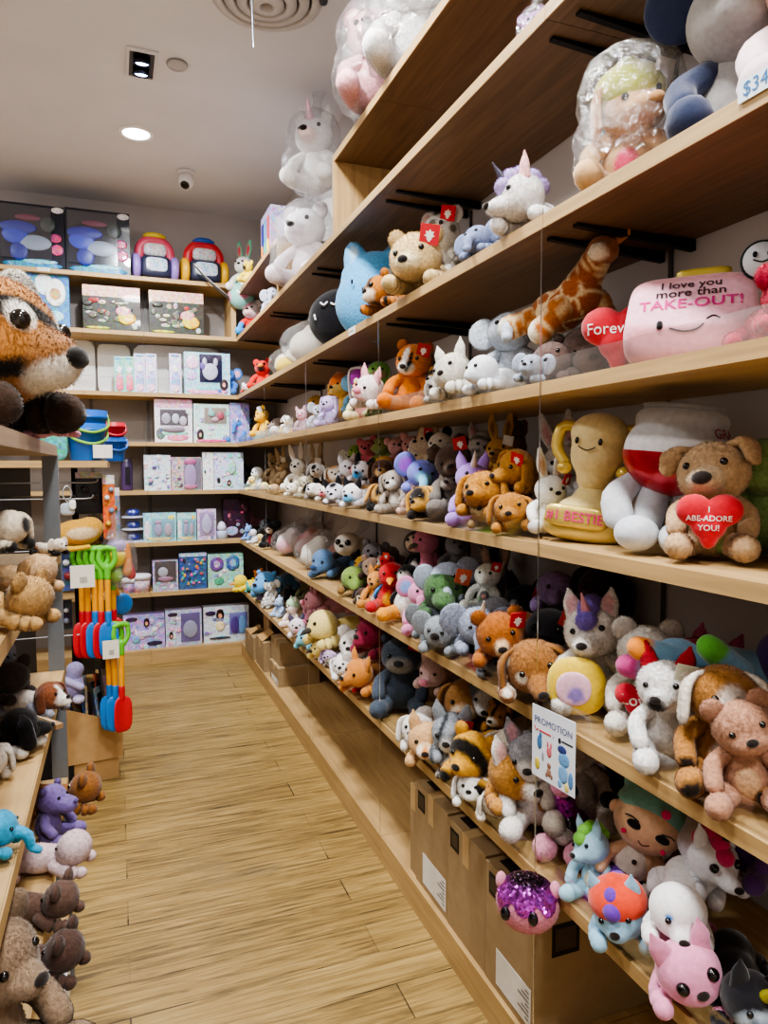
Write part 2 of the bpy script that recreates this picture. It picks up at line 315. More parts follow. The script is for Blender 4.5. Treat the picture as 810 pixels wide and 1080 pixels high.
# ------------------------------------------------------------------ stuffed toys
def rmat(y=0, p=0, r=0): return Euler((math.radians(p), math.radians(r), math.radians(y)), 'XYZ').to_matrix().to_4x4()
FURK = .42
def critter(species, label, loc, rz, S, pose='sit', c='b08050', c2=None, c3=None, ears='round', er=.1, ml=.12, mw=.11, mh=.085, nose='201814', ns=.04,
            eye=.028, hy=0, hp=0, hr=0, hs=1., body=None, head=None, belly=None, limbs=None, feet=None, pads=None, tail=None, tagc=None, horn=None, mane=None,
            trunk=None, beak=None, wings=None, fl=.026, rot=None, mat='plush_fur', group='plush toys on the shelves', fat=1., legs=True, arms=True, neck=0., headz=0., sub=None, earc=None, hat=None, extra=None, facep=(), eyec='0c0a0a', name=None):
    t = thing(name or 'plush_'+species, label, 'plush toy', loc, rot if rot else rz, group)
    px = S*FOC/dist(loc); sub = sub or (4 if px > 75 else 3)
    seed = sum(map(ord, label)) % 9999
    c2 = c2 or (c if isinstance(c, str) else c['base']); body = body or c; head = head or c; limbs = limbs or c; earc = earc or (c if isinstance(c, str) else c['base']); c3 = c3 or earc
    Sm = Matrix.Scale(S, 4)
    def put(nm, geo, spec, par=t, xf=None, fur=1., mt=None, lab=None):
        V, F = geo; K = colour(V, spec, seed); g = Geo().add(V, F, K)
        X = Sm @ (xf if xf is not None else Matrix.Identity(4))
        n = int(fur*px*px*FURK) if fl and mt is None and mat == 'plush_fur' else 0
        return part(nm, g, mt or mat, par, lab, X, (fl*S, min(n, 9000), seed) if n >= 20 else 0)
    prone = pose in ('prone', 'stand')
    # --- torso
    bspec = body if belly is None else dict({'base': body} if isinstance(body, str) else body)
    if pose == 'sit':
        if belly: bspec['patch'] = list(bspec.get('patch', ()))+[(0, -.24*fat, .26, (.15, .14, .22), belly)]
        put('body', blob([(0, .03, .24, .21*fat, .19*fat, .23), (0, .02, .44, .15*fat, .14*fat, .16)], sub, .15, (0, .03, .28)), bspec, fur=1.)
        H = (0, -.05, .68+headz)
    elif pose == 'prone':
        if belly: bspec['patch'] = list(bspec.get('patch', ()))+[(0, 0, .02, (.2, .5, .12), belly)]
        put('body', blob([(0, .1, .19, .19*fat, .3, .18*fat), (0, .38, .2, .2*fat, .22, .19*fat), (0, -.12, .2, .15*fat, .2, .15*fat)], sub, .15, (0, .15, .19)), bspec, fur=1.2)
        H = (0, -.36, .31+headz)
    else:
        put('body', blob([(0, .12, .48, .16*fat, .3, .17*fat), (0, .34, .48, .17*fat, .17, .17*fat), (0, -.1, .48, .15*fat, .18, .16*fat)], sub, .15, (0, .12, .48)), bspec, fur=1.2)
        H = (0, -.34, .72+headz)
    if neck:
        a = (0, -.05, .35) if pose == 'sit' else ((0, -.1, .25) if pose == 'prone' else (0, -.18, .5))
        H = (0, H[1]-neck*.45, H[2]+neck*.8)
        put('neck', limb([a, (0, (a[1]+H[1])/2-.02, (a[2]+H[2])/2), H], [.15, .11, .1], 1, 12), body, fur=.4)
    X = Matrix.Translation(H) @ rmat(hy, hp, hr) @ Matrix.Scale(hs, 4)
    # --- head
    hspec = head if isinstance(head, str) else dict(head)
    pl = ([(0, -.22-ml*.5, -.07, (mw*1.25, ml+.1, mh*1.3), c2)] if c2 != head and beak is None else []) + list(facep)
    if pl: hspec = dict({'base': hspec} if isinstance(hspec, str) else hspec); hspec['patch'] = list(hspec.get('patch', ()))+pl
    he = [(0, 0, 0, .24, .215, .215), (0, -.06, -.06, .2, .17, .14)]
    if ml: he.append((0, -.17-ml*.35, -.07, mw, ml, mh))
    hg = blob(he, sub, .12, (0, 0, 0)); hd = put('head', hg, hspec, xf=X, fur=1.)
    D = math.radians
    def onhead(az, el, back=.0):
        d = Vector((math.sin(D(az))*math.cos(D(el)), -math.cos(D(az))*math.cos(D(el)), math.sin(D(el))))
        V = hg[0]; q = V@np.array(d)/np.linalg.norm(V, axis=1); i = int(q.argmax()); return Vector(V[i])*(1-back)
    if eye:
        for s in (-1, 1):
            p = onhead(s*33, 12); put('eye', blob([(p[0], p[1], p[2], eye, eye, eye)], 2), eyec, hd, X, 0, 'gloss')
    if nose and beak is None:
        p = onhead(0, -10 if ml > .04 else -6); put('nose', blob([(0, p[1], p[2], ns*1.25, ns*.8, ns*.85)], 2), nose, hd, X, 0, 'velour')
    if beak:
        put('beak', limb([(0, -.17, -.05), (0, -.28, -.06), (0, -.36, -.1)], [.085, .06, .02], .6, 10, flatdir=(0, 0, 1)), beak, hd, X, .1)
    if trunk:
        put('trunk', limb([(0, -.18, -.06), (0, -.33, -.12), (0, -.38, -.28), (0, -.46, -.33)], [.09, .07, .055, .05], 1, 10), c2, hd, X, .3)
    if horn:
        put('horn', limb([(0, -.14, .17), (0, -.24, .36)], [.05, .008], 1, 10), horn, hd, X, 0, 'satin')
    if mane:
        for a in range(-60, 100, 32): p = onhead(180, a) if False else Vector((0, .2*math.sin(D(a))+.02, .2*math.cos(D(a))+.02)); put('mane_tuft', blob([(p[0], p[1], p[2], .09, .1, .09)], 3), mane, hd, X, .25)
    ec = {'base': earc, 'patch': []}
    def ear(geo, inner=None):
        V, F = geo; spec = {'base': earc}; q = V.mean(0)
        if c3 != earc: spec['patch'] = [(q[0], q[1]-.09, q[2], (.75*(np.ptp(V[:, 0]))*.5, .12, .75*np.ptp(V[:, 2])*.5), c3)]
        put('ear', geo, spec, hd, X, .3)
    for s in (-1, 1):
        if ears == 'round': ear(blob([(s*.185, .02, .185, er, .05, er)], 3))
        elif ears == 'floppy': ear(limb([(s*.17, 0, .15), (s*.26, -.02, .08), (s*.29, -.05, -.12)], [.05, .085, .09], .4, 10, flatdir=(1, .0, .3)))
        elif ears == 'fold': ear(limb([(s*.13, .0, .17), (s*.24, -.03, .17), (s*.28, -.09, .06)], [.06, .09, .06], .5, 10, flatdir=(.4, .0, 1)))
        elif ears == 'point': ear(limb([(s*.13, .0, .14), (s*.165, .0, .24), (s*.185, .01, .36)], [.095, .075, .012], .45, 10))
        elif ears == 'long': ear(limb([(s*.09, .02, .16), (s*.14, .03, .38), (s*.17, .05, .6)], [.055, .085, .04], .4, 10))
        elif ears == 'lop': ear(limb([(s*.12, .02, .17), (s*.27, .02, .12), (s*.3, -.05, -.22)], [.05, .075, .08], .4, 10, flatdir=(1, 0, .3)))
        elif ears == 'big': ear(blob([(s*.29, .04, .05, .17, .04, .19)], 3))
    # --- limbs
    pc = feet or (limbs if isinstance(limbs, str) else limbs['base'])
    def lg(nm, P, R, foot=True):
        g = limb(P, R, 1, 12 if sub > 3 else 9); spec = dict({'base': limbs} if isinstance(limbs, str) else limbs)
        e = P[-1]; pt = []
        if feet: pt.append((e[0], e[1], e[2], R[-1]*2.2, feet))
        if pads: pt.append((e[0], e[1]-R[-1], e[2]-.02, (R[-1]*.8, R[-1]*.7, R[-1]*.85), pads))
        if pt: spec['patch'] = pt
        put(nm, g, spec, fur=.4)
    for s in (-1, 1):
        if pose == 'sit':
            if legs: lg('leg', [(s*.13, -.02, .13), (s*.2, -.2, .11), (s*.23, -.36, .12)], [.11, .1, .105])
            if arms: lg('arm', [(s*.13, -.03, .46), (s*.25, -.1, .36), (s*.25, -.22, .24)], [.07, .075, .075])
        elif pose == 'prone':
            if arms: lg('arm', [(s*.13, -.15, .14), (s*.21, -.34, .09), (s*.2, -.5, .075)], [.09, .085, .075])
            if legs: lg('leg', [(s*.15, .42, .13), (s*.25, .45, .09), (s*.27, .3, .075)], [.11, .1, .075])
        else:
            lg('leg', [(s*.1, -.12, .4), (s*.11, -.13, .2), (s*.11, -.15, .07)], [.09, .075, .07])
            lg('leg', [(s*.1, .38, .4), (s*.11, .4, .2), (s*.11, .38, .07)], [.1, .08, .07])
    if wings:
        z = .3 if pose == 'sit' else .22
        for s in (-1, 1): put('wing', limb([(s*.16, .02, z+.14), (s*.25, .04, z), (s*.24, .1, z-.16)], [.05, .1, .03], .35, 10, flatdir=(1, 0, 0)), wings, fur=.3)
    if tail:
        tc, tl = tail; y0, z0 = {'sit': (.2, .1), 'prone': (.56, .18), 'stand': (.5, .5)}[pose]
        put('tail', limb([(0, y0, z0), (.05, y0+tl*.6, z0+.05*tl), (.08, y0+tl, z0+.5*tl)], [.05, .05, .045], 1, 8), tc, fur=.25)
    if hat:
        put('hat', blob([(0, .02, .1, .262, .235, .2), (0, .03, .24, .1, .1, .1)], sub, .1, (0, 0, .08)), hat, hd, X, 0, 'velour')
    if tagc:
        a = Matrix.Translation((.19, -.13, .16)) @ rmat(25, 12, 10)
        swing_tag(t, Sm @ X @ a, tagc, .085)
    if extra: extra(t, put, X, hd)
    return t
def swing_tag(t, X, col, r=.1, mark='f3eee8'):
    """folded card tag with a pale swirl printed on it"""
    g = Geo().box((-r, -.006, -r), (r, .006, r), col); o = part('swing_tag', g, 'paper', t, None, X)
    P = [(.55*r*q*math.sin(a), .55*r*q*math.cos(a)-.05*r) for a, q in ((k*PI/7, 1. if k % 2 == 0 else .62) for k in range(14))]
    V, F = prism(P, .004); V[:, 1] -= .0105; g = Geo().add(V, F, mark, False); V, F = prism([(-.13*r, -.7*r), (.13*r, -.7*r), (.13*r, -.3*r), (-.13*r, -.3*r)], .004); V[:, 1] -= .0102; g.add(V, F, mark, False)
    part('printed_mark', g, 'paper', o, None, X)
def bagwrap(t, ells, knot, sub=4, seed=1, tie=None):
    """loose clear bag around the toy, gathered at the knot"""
    V, F = blob(ells, sub, .2); R = np.random.RandomState(seed); c = V.mean(0)
    f = [R.randn(3)*q for q in (9, 16, 28)]; sz = np.ptp(V, axis=0).mean()
    for q, a in zip(f, (.035, .022, .014)): V = V+(V-c)/(np.linalg.norm(V-c, axis=1, keepdims=True))*(np.abs(np.sin(V@q/sz*1.3+R.rand()*6))-.4)[:, None]*a*sz
    g = Geo().add(V, F, 'ffffff')
    if knot:
        a, b, r = knot; V, F = limb([a, tuple((np.array(a)+b)/2), b], [r, r*.3, r*.6], .6, 10); g.add(V, F, 'ffffff')
    part('clear_bag', g, 'bag_film', t)
# ------------------------------------------------------------------ shelf positions
XF, XB, YB = .904, 1.29, 5.61
BOT = dict(A=2.476, B=2.03, C=1.66, D=1.293, E=.90, F=.515, P=.07); THK = .03
TOP = {k: v+THK for k, v in BOT.items()}; TOP['T'] = 2.83
def yat(px, x): return x/math.tan(YAW+math.atan((px-405)/FOC))
def on(lv, px, dx, dz=0): x = XF+dx; return (x, yat(px, x), TOP[lv]+dz)
LVN = dict(T='topmost', A='upper', B='second', C='third', D='fourth', E='fifth', F='lowest')
def rz(t): return math.radians(-90+t)
PS = {
 'bear': dict(ears='round'), 'dog': dict(ears='floppy', ml=.15), 'husky': dict(ears='point', ml=.15), 'cat': dict(ears='point', ml=.05, mw=.08, tail=('', .3)),
 'bunny': dict(ears='long', ml=.05), 'elephant': dict(ears='big', ml=0, trunk=1, nose=None), 'tiger': dict(ears='round', er=.075, ml=.1, tail=('', .35)),
 'lion': dict(ears='round', er=.075, ml=.12), 'cow': dict(ears='floppy', ml=.14, mw=.13), 'bird': dict(ears=None, ml=0, beak='e8952a', arms=False, wings=1),
 'penguin': dict(ears=None, ml=0, beak='e8952a', arms=False, wings=1), 'pig': dict(ears='point', ml=.1, mw=.09, nose='e08aa0', ns=.07), 'unicorn': dict(ears='point', er=.06, ml=.16, horn='f0c0d0'),
 'gorilla': dict(ears='round', er=.05, ml=.08, mw=.15), 'koala': dict(ears='big', ml=.05, ns=.06), 'sheep': dict(ears='floppy', ml=.1), 'frog': dict(ears=None, ml=.05, mw=.2, nose=None),
 'hippo': dict(ears='round', er=.05, ml=.2, mw=.17, mh=.13), 'seal': dict(ears=None, ml=.08, legs=False), 'giraffe': dict(ears='floppy', ml=.16, neck=.4), 'monkey': dict(ears='round', er=.09, ml=.07, mw=.15),
 'fox': dict(ears='point', ml=.16, mw=.07), 'rhino': dict(ears='round', er=.05, ml=.2, mw=.13, horn='d8d0c0'), 'raccoon': dict(ears='round', er=.08, ml=.14), 'lizard': dict(ears=None, ml=.2, mw=.12, nose=None, tail=('', .5)),
 'dolphin': dict(ears=None, ml=.14, mw=.07, legs=False, nose=None), 'horse': dict(ears='point', ml=.2, mw=.1), 'duck': dict(ears=None, ml=0, beak='f08a30', arms=False, wings=1), 'mouse': dict(ears='big', ml=.1), 'kangaroo': dict(ears='long', ml=.16), 'panda': dict(ears='round')}
def tree_bounds(o):
    M = Matrix.LocRotScale(o.location, o.rotation_euler, o.scale); P = []
    def rec(ch):
        for q in ch.children:
            if q.type == 'MESH':
                v = np.empty(len(q.data.vertices)*3); q.data.vertices.foreach_get('co', v); P.append(v.reshape(-1, 3))
            rec(q)
    rec(o); V = np.concatenate(P)@np.array(M.to_3x3()).T+np.array(M.translation); return V.min(0), V.max(0)
def settle(o, z, top, xr):
    """rest the toy on height z, keep it under the board above and clear of the wall"""
    a, b = tree_bounds(o)
    if top and b[2]-a[2] > top-z-.004:
        k = max(.6, (top-z-.004)/(b[2]-a[2])); o.scale = [q*k for q in o.scale]; a, b = tree_bounds(o)
    if b[0] > xr[1]+.04: k = max(.55, (xr[1]+.04-o.location.x)/(b[0]-o.location.x)); o.scale = [q*k for q in o.scale]; a, b = tree_bounds(o)
    o.location.z += z+.001-a[2]
    if b[0] > xr[1]: o.location.x -= b[0]-xr[1]
    if a[0] < xr[0]: o.location.x += xr[0]-a[0]
NEXT = dict(T=3.55, A=2.80, B=BOT['A'], C=BOT['B'], D=BOT['C'], E=BOT['D'], F=BOT['E'])
def toy(lv, px, dx, dz, S, pose, t, sp, c, label, **k):
    d = dict(PS[sp]); d.update(k); c0 = c if isinstance(c, str) else c['base']
    if d.get('tail') and d['tail'][0] == '': d['tail'] = (c, d['tail'][1])
    if d.get('trunk') == 1: d['c2'] = d.get('c2', c0)
    if d.get('wings') == 1: d['wings'] = c
    rx = d.pop('rx', 0); ry = d.pop('ry', 0); q = random.Random(label)
    if S < .3 and not d.pop('fix', 0): d.setdefault('hr', q.uniform(-16, 16)); d.setdefault('hy', q.uniform(-22, 22)); d.setdefault('hp', q.uniform(-6, 12)); t += q.uniform(-22, 18); ry = ry or q.uniform(-9, 9)
    p = on(lv, px, dx, dz)
    d.setdefault('group', 'plush toys on the %s shelf' % LVN[lv])
    if rx or ry: d['rot'] = (math.radians(rx), math.radians(ry), rz(t))
    o = critter(sp, label, p, rz(t), S, pose, c, **d); settle(o, TOP[lv]+dz, NEXT[lv] if not (lv == 'A' and 280 < px < 350) else 3.5, (XF-.12, XB-.016)); return o
def plain(lv, px, dx, dz, t, name, label, cat='plush toy', rx=0, ry=0, group=None):
    return thing(name, label, cat, on(lv, px, dx, dz), (math.radians(rx), math.radians(ry), rz(t)), group or 'plush toys on the %s shelf' % LVN[lv])
# ------------------------------------------------------------------ setting
X0, X1, Y0, Y1, CE = -2.6, XB, -2.6, 5.995, 3.55
struct('floor', Geo().box((X0, Y0, -.05), (X1+.1, Y1+.1, 0)), 'floor_planks')
struct('ceiling', Geo().box((X0, Y0, CE), (X1+.1, Y1+.1, CE+.05)), 'ceiling_paint')
struct('wall_right', Geo().box((X1, Y0, 0), (X1+.1, Y1+.1, CE)), 'wall_paint')
struct('wall_back', Geo().box((X0, Y1, 0), (X1, Y1+.1, CE)), 'wall_paint')
struct('wall_left', Geo().box((X0-.1, Y0, 0), (X0, Y1+.1, CE)), 'wall_paint')
struct('wall_front', Geo().box((X0, Y0-.1, 0), (X1+.1, Y0, CE)), 'wall_paint')
# ------------------------------------------------------------------ right shelving bays
E_ = .001
def shelf_bay(y0, y1, label, levels='ABCDEF', cub=None, lips='', brk=True):
    t = thing('shelving_bay', label, 'shelf', (XF, (y0+y1)/2, 0), 0, 'wooden shelving bays on the right wall'); yc = (y0+y1)/2
    def P(nm, a, b, mat, col='ffffff', lab=None):
        g = Geo().box(a, b, col); X = Matrix.Translation((-XF, -yc, 0)); return part(nm, g, mat, t, lab, X)
    for l in levels:
        z = BOT[l]; s = P('shelf', (XF+.004, y0+E_, z+.001), (XB-.004, y1-E_, z+THK), 'oak_shaded' if l in 'AB' else 'oak_long')
        P('edge_band', (XF, y0+E_, z), (XF+.0035, y1-E_, z+THK), 'oak_long').parent = s
        if brk and l in 'AB':
            for yy in (y0+.05, y1-.05):
                g = Geo(); V, F = prism([(XF+.05, z-.007), (XB-.004, z-.026), (XB-.004, z), (XF+.05, z)], .016); V[:, 1] += yy-.008; g.add(V, F, '1c1a1a', False)
                part('bracket', g, 'dark_metal', t, None, Matrix.Translation((-XF, -yc, 0)))
        if l in lips:
            P('acrylic_lip', (XF+.006, y0+.01, z+THK), (XF+.009, y1-.01, z+THK+.05), 'acrylic')
    P('plinth', (XF, y0+E_, 0), (XB-.004, y1-E_, .1), 'oak_long')
    for yy in (y0+.02,):
        P('wall_upright', (XB-.008, yy-.006, .1), (XB-.003, yy+.006, 2.47), 'dark_metal', '5a5654')
    P('divider_line', (XF-.003, y0-.0012, .1), (XF-.001, y0+.0012, BOT['B']), 'acrylic_line')
    if cub:
        a, b, L, R = cub
        s = P('cubby_top', (XF+.004, a, 2.80), (XB-.004, b, 2.83), 'oak_shaded'); P('edge_band', (XF, a, 2.80), (XF+.0035, b, 2.83), 'oak_long').parent = s
        if R: P('cubby_side', (XF, b-.03, TOP['A']), (XB-.004, b, 2.80), 'oak_up')
        if L: P('cubby_side', (XF, a, TOP['A']), (XB-.004, a+.03, 2.80), 'oak_up')
    return t
clear('acrylic_line', .55)
YS = [.33, 1.38, 2.43, 3.48, 4.53, 5.60]
shelf_bay(YS[0], YS[1], 'oak shelving bay nearest the camera, big bear and trophy on it', cub=(YS[0], YS[1]-E_, 0, 0), lips='CEF')
shelf_bay(YS[1], YS[2], 'oak shelving bay second from the camera on the right wall', cub=(YS[1]+E_, YS[2]-E_, 0, 0), lips='CDEF')
shelf_bay(YS[2], YS[3], 'oak shelving bay with the open cubby end beside the bagged white unicorn', cub=(YS[2]+E_, 3.0, 0, 1), lips='CD')
shelf_bay(YS[3], YS[4], 'oak shelving bay behind the cubby, clear bags along its upper shelf', cub=(4.1, YS[4]-E_, 1, 0), lips='CD')
shelf_bay(YS[4], YS[5], 'oak shelving bay in the far corner by the back wall', cub=(YS[4]+E_, YS[5], 0, 0), lips='CD')
# ------------------------------------------------------------------ back shelving
BX = [-1.25, -.2, .22, 1.285]
def back_bay(x0, x1, label, levels, right=False):
    t = thing('shelving_bay', label, 'shelf', ((x0+x1)/2, YB, 0), 0, 'shelving bays on the back wall'); xc = (x0+x1)/2; X = Matrix.Translation((-xc, -YB, 0))
    def P(nm, a, b, mat, col='ffffff'): return part(nm, Geo().box(a, b, col), mat, t, None, X)
    for z in levels:
        x1_ = x1 if not (right and z > 2.6) else .905
        s = P('shelf', (x0+E_, YB+.004, z+.001), (x1_-E_, Y1-.004, z+THK), 'oak_cross'); P('edge_band', (x0+E_, YB, z), (min(x1_, XF) -E_, YB+.0035, z+THK), 'oak_cross').parent = s
    P('plinth', (x0+E_, YB, 0), (x1-E_, Y1-.004, .1), 'oak_cross')
    P('back_board', (x0+E_, Y1-.02, .1), (x1-E_, Y1-.004, 2.9), 'back_board')
    P('wall_upright', (x0+.02, Y1-.026, .1), (x0+.045, Y1-.0205, 2.9), 'dark_metal', '6a6664')
    if right: P('end_panel', (.865, YB, BOT['A']+THK), (.903, Y1-.004, 2.88), 'oak_up')
    return t
LB = [2.88]+[BOT[k] for k in 'ABCDEF']
back_bay(BX[0], BX[1], 'pale oak back wall shelving bay on the left behind the tiger', LB)
back_bay(BX[1], BX[2], 'pale oak back wall shelving bay in the middle behind the buckets', LB)
back_bay(BX[2], BX[3], 'pale oak back wall shelving bay in the right corner of the room', LB, True)
# ------------------------------------------------------------------ ceiling fixtures
def ceil_thing(name, label, cat, x, y): return thing(name, label, cat, (x, y, CE))
t = ceil_thing('ceiling_downlight', 'round bright white downlight set in the ceiling', 'light', .17, 4.72)
V, F = lathe([(.105, 0), (.105, -.008), (.085, -.012), (.08, -.004)], 40); part('trim_ring', Geo().add(V, F, 'f4f4f2'), 'plastic_toy', t)
V, F = lathe([(.079, -.006), (.07, -.0075), (.001, -.0075)], 32); part('diffuser', Geo().add(V, F, 'ffffff'), 'lamp_glow', t)
t = ceil_thing('twin_spotlight', 'rectangular recessed twin spotlight with bluish lamps in the ceiling', 'light', .175, 3.92)
g = Geo()
for a, b in (((-.075, -.14), (.075, -.12)), ((-.075, .12), (.075, .14)), ((-.075, -.12), (-.06, .12)), ((.06, -.12), (.075, .12))): g.box((a[0], a[1], -.012), (b[0], b[1], -.001), 'd8d8da')
part('frame', g, 'plastic_toy', t); part('housing', Geo().box((-.06, -.12, -.004), (.06, .12, -.001), '15161c'), 'plastic_toy', t)
for yy in (-.05, .055):
    V, F = lathe([(.04, -.004), (.045, -.03), (.038, -.032), (.036, -.022)], 24); V = V@np.array(rmat(0, 12, 0).to_3x3()).T; V[:, 1] += yy; o = part('lamp', Geo().add(V, F, '2a2c36'), 'metal', t)
    V, F = lathe([(.036, -.02), (.03, -.026), (.001, -.028)], 24); V = V@np.array(rmat(0, 12, 0).to_3x3()).T; V[:, 1] += yy; part('bulb', Geo().add(V, F, 'ffffff'), 'lamp_blue', o)
t = ceil_thing('smoke_detector', 'small flat round white detector on the ceiling beside the spotlight', 'detector', .345, 3.86)
V, F = lathe([(.05, -.001), (.05, -.012), (.044, -.018), (.001, -.019)], 32); part('cover', Geo().add(V, F, 'b9b5b3'), 'plastic_toy', t)
V, F = lathe([(.053, -.0005), (.053, -.006), (.0505, -.006)], 32); part('base_ring', Geo().add(V, F, '8f8b8a'), 'plastic_toy', t)
t = ceil_thing('security_camera', 'small white dome security camera hanging under the ceiling', 'camera', .51, 5.2)
V, F = lathe([(.06, -.001), (.06, -.02), (.05, -.028), (.001, -.028)], 32); part('mount', Geo().add(V, F, 'e4e2e0'), 'plastic_toy', t)
V, F = lathe([(.001, .03), (.04, .028), (.052, 0), (.05, -.035), (.04, -.055), (.001, -.056)], 28); Xc = Matrix.Translation((0, -.015, -.065)) @ rmat(-25, -38, 0); part('camera_body', Geo().add(V, F, 'eae8e6'), 'plastic_toy', t, None, Xc)
V, F = lathe([(.03, -.054), (.03, -.062), (.018, -.066), (.001, -.064)], 24); part('lens', Geo().add(V, F, '101014'), 'gloss', t, None, Xc)
t = ceil_thing('air_vent', 'large round ceiling air vent of concentric rings, cut by the top edge', 'vent', .665, 3.17)
for i, r in enumerate((.24, .185, .13, .075)):
    V, F = lathe([(r, -.004-.006*i), (r, -.02-.01*i), (r-.035, -.034-.01*i), (r-.045, -.03-.01*i), (r-.04, -.004-.006*i)], 48); part('ring', Geo().add(V, F, 'c9c3bf'), 'plastic_toy', t)
V, F = limb([(.245*math.cos(math.radians(a)), .245*math.sin(math.radians(a)), -.02) for a in (-75, -55, -35, -15)], [.02]*4, .7, 8, 16, (0, 0, 1)); part('dark_gasket', Geo().add(V, F, '1d1c1f'), 'plastic_toy', t, 'black gasket arc on the rim')
V, F = limb([(0, 0, 0), (.004, .0, -.13), (.008, 0, -.3)], [.0022, .004, .0022], .3, 6, 10)
o = link('foil_streamer', wmesh('foil_streamer', Geo().add(V, F, 'b9c6d8')), 'metal'); o.location = (.56, 2.98, CE-.045); tag(o, 'thin silver foil streamer hanging down from the ceiling vent', 'streamer')
# ------------------------------------------------------------------ lights
def lamp(name, kind, loc, power, size=.3, rot=(0, 0, 0), col=(.995, .995, .985), **k):
    l = bpy.data.lights.new(name, kind); l.energy = power; l.color = col
    if kind == 'AREA': l.size = size; l.shape = 'DISK'
    elif kind == 'SPOT': l.shadow_soft_size = size; l.spot_size = math.radians(k.get('ang', 100)); l.spot_blend = k.get('blend', .6)
    else: l.shadow_soft_size = size
    o = bpy.data.objects.new(name, l); C.link(o); o.location = loc; o.rotation_euler = [math.radians(a) for a in rot]
lamp('downlight_lamp', 'SPOT', (.17, 4.72, CE-.03), 130, .07, (0, 0, 0), (1, .98, .95), ang=150)
lamp('spotlight_lamp', 'SPOT', (.175, 3.9, CE-.05), 210, .05, (38, 0, 0), (.93, .96, 1), ang=95)
lamp('spotlight_lamp', 'SPOT', (.175, 3.97, CE-.05), 120, .05, (20, -40, 0), (.93, .96, 1), ang=95)
for y, p in ((2.2, 75), (.7, 75), (-1.2, 80)): lamp('ceiling_fill', 'AREA', (.3, y, CE-.03), p, .35)  # unseen area lights added as fill for the shop's ambient light
for y, p in ((1.5, 50), (4, 50)): lamp('ceiling_fill', 'AREA', (-1.5, y, CE-.03), p, .5)  # more added fill, out of view to the left
w = bpy.data.worlds.new('world'); bpy.context.scene.world = w; w.use_nodes = True; w.node_tree.nodes['Background'].inputs[0].default_value = (.5, .5, .52, 1); w.node_tree.nodes['Background'].inputs[1].default_value = .3
vs = bpy.context.scene.view_settings; vs.view_transform = 'AgX'; vs.look = 'AgX - Medium High Contrast'; vs.exposure = -.12
# ------------------------------------------------------------------ toys on the right wall
def softbox(hx, hy, hz, p=5, sub=4, ctr=(0, 0, 0)):
    D, F = ico(sub); r = (np.abs(D)**p).sum(1)**(-1/p); return D*r[:, None]*np.array((hx, hy, hz))+np.array(ctr), F
def heartgeo(s, d=.35):
    V, F = blob([(-.42, 0, .3, .52, d, .48), (.42, 0, .3, .52, d, .48), (0, 0, -.15, .5, d, .45), (0, 0, -.5, .26, d*.75, .36)], 4, .1, (0, 0, 0)); return V*s, F
def gput(t, nm, geo, spec, mat='velour', fur=0, label=None, par=None):
    V, F = geo; g = Geo().add(V, F, colour(V, spec, 3)); L = len(nm)
    return part(nm, g, mat, par or t, label, None, (.006, fur, 7) if fur else 0)
def lines(t, nm, paths, r, col, par=None, mat='velour'):
    g = Geo()
    for p in paths: V, F = limb(p, [r]*len(p), 1, 6, 14); g.add(V, F, col)
    return part(nm, g, mat, par or t)
WH, CR, BK = 'efebe6', 'e8dcc6', '1b1a1c'
def btoy(lv, px, y, S, pose, t, sp, c, label, **k):
    d = dict(PS[sp]); d.update(k); p = (at(px, 450, 1, y).x, y, TOP[lv])
    if d.get('trunk') == 1: d['c2'] = d.get('c2', c)
    o = critter(sp, label, p, rz(t), S, pose, c, group='plush toys on the %s shelf' % LVN[lv], **d); settle(o, TOP[lv], NEXT[lv], (-9, XB-.01)); return o
# ---- topmost board and the upper shelf
def bagged(lv, px, dx, dz, S, t, sp, c, label, seed, top=1.25, **k):
    o = toy(lv, px, dx, dz, S, 'sit', t, sp, c, label, fl=0.02, **k)
    bagwrap(o, [(0, -.05*S, .3*S, .37*S, .46*S, .33*S), (0, -.04*S, .68*S, .34*S, .34*S, .3*S)], ((0, 0, .9*S), (.05*S, .03*S, top*S), .18*S), 4, seed); settle(o, TOP[lv]+dz, None, (XF-.2, XB-.006)); return o
bagged('T', 396, .07, 0, .42, 70, 'bear', 'd9a3a8', 'pink plush bear in a clear bag on the topmost board', 1, 1.35, ears='round', c2='e0b4b6', hy=-12)
bagged('T', 440, .15, .0, .5, 60, 'bunny', 'dcdad8', 'pale grey plush in a clear bag, cut by the top edge of the photo', 2, 1.1, ears='round', c2='e6e4e2', nose='8a8488')
bagged('A', 336, .17, .47, .44, 55, 'unicorn', 'ece9e6', 'big white plush in a clear bag atop another bag beside the cubby end', 3, 1.3, ears='point', c2='f2d9d2', mat='velour')
bagged('A', 327, .17, 0, .50, 45, 'bear', 'ecdfe2', 'large white and pink plush in a clear bag under the bagged white unicorn', 4, 1.0, c2='f1e6ea', head='f0ecec')
bagged('A', 560, .12, 0, .14, 60, 'bear', 'cfa0d8', 'small purple and teal plush in clear film above the second bay seam', 5, 1.1, c2='7fd0d0', belly='8fd6d8')
toy('A', 269, .12, 0, .30, 'sit', 55, 'bear', 'f0e6e4', 'white plush in red trousers with a striped scarf, blue feet hanging over', body='d8392e', limbs='d9372c', feet='2e9be0', c2='f4c0b8')
toy('A', 291, .12, 0, .22, 'sit', 50, 'elephant', 'a9abb8', 'small grey plush elephant beside the red and white plush')
toy('T', 262, .06, 0, .3, 'sit', 45, 'bunny', 'e9e4de', 'white plush bunny with teal and red ears high in the corner', earc='6fc7a6', c3='d6485c', body='7fc9a4')
toy('T', 265, .03, 0, .17, 'sit', 50, 'bear', 'f0d44a', 'small yellow plush with a laughing face high in the corner', ml=.04, c2='2a2420')
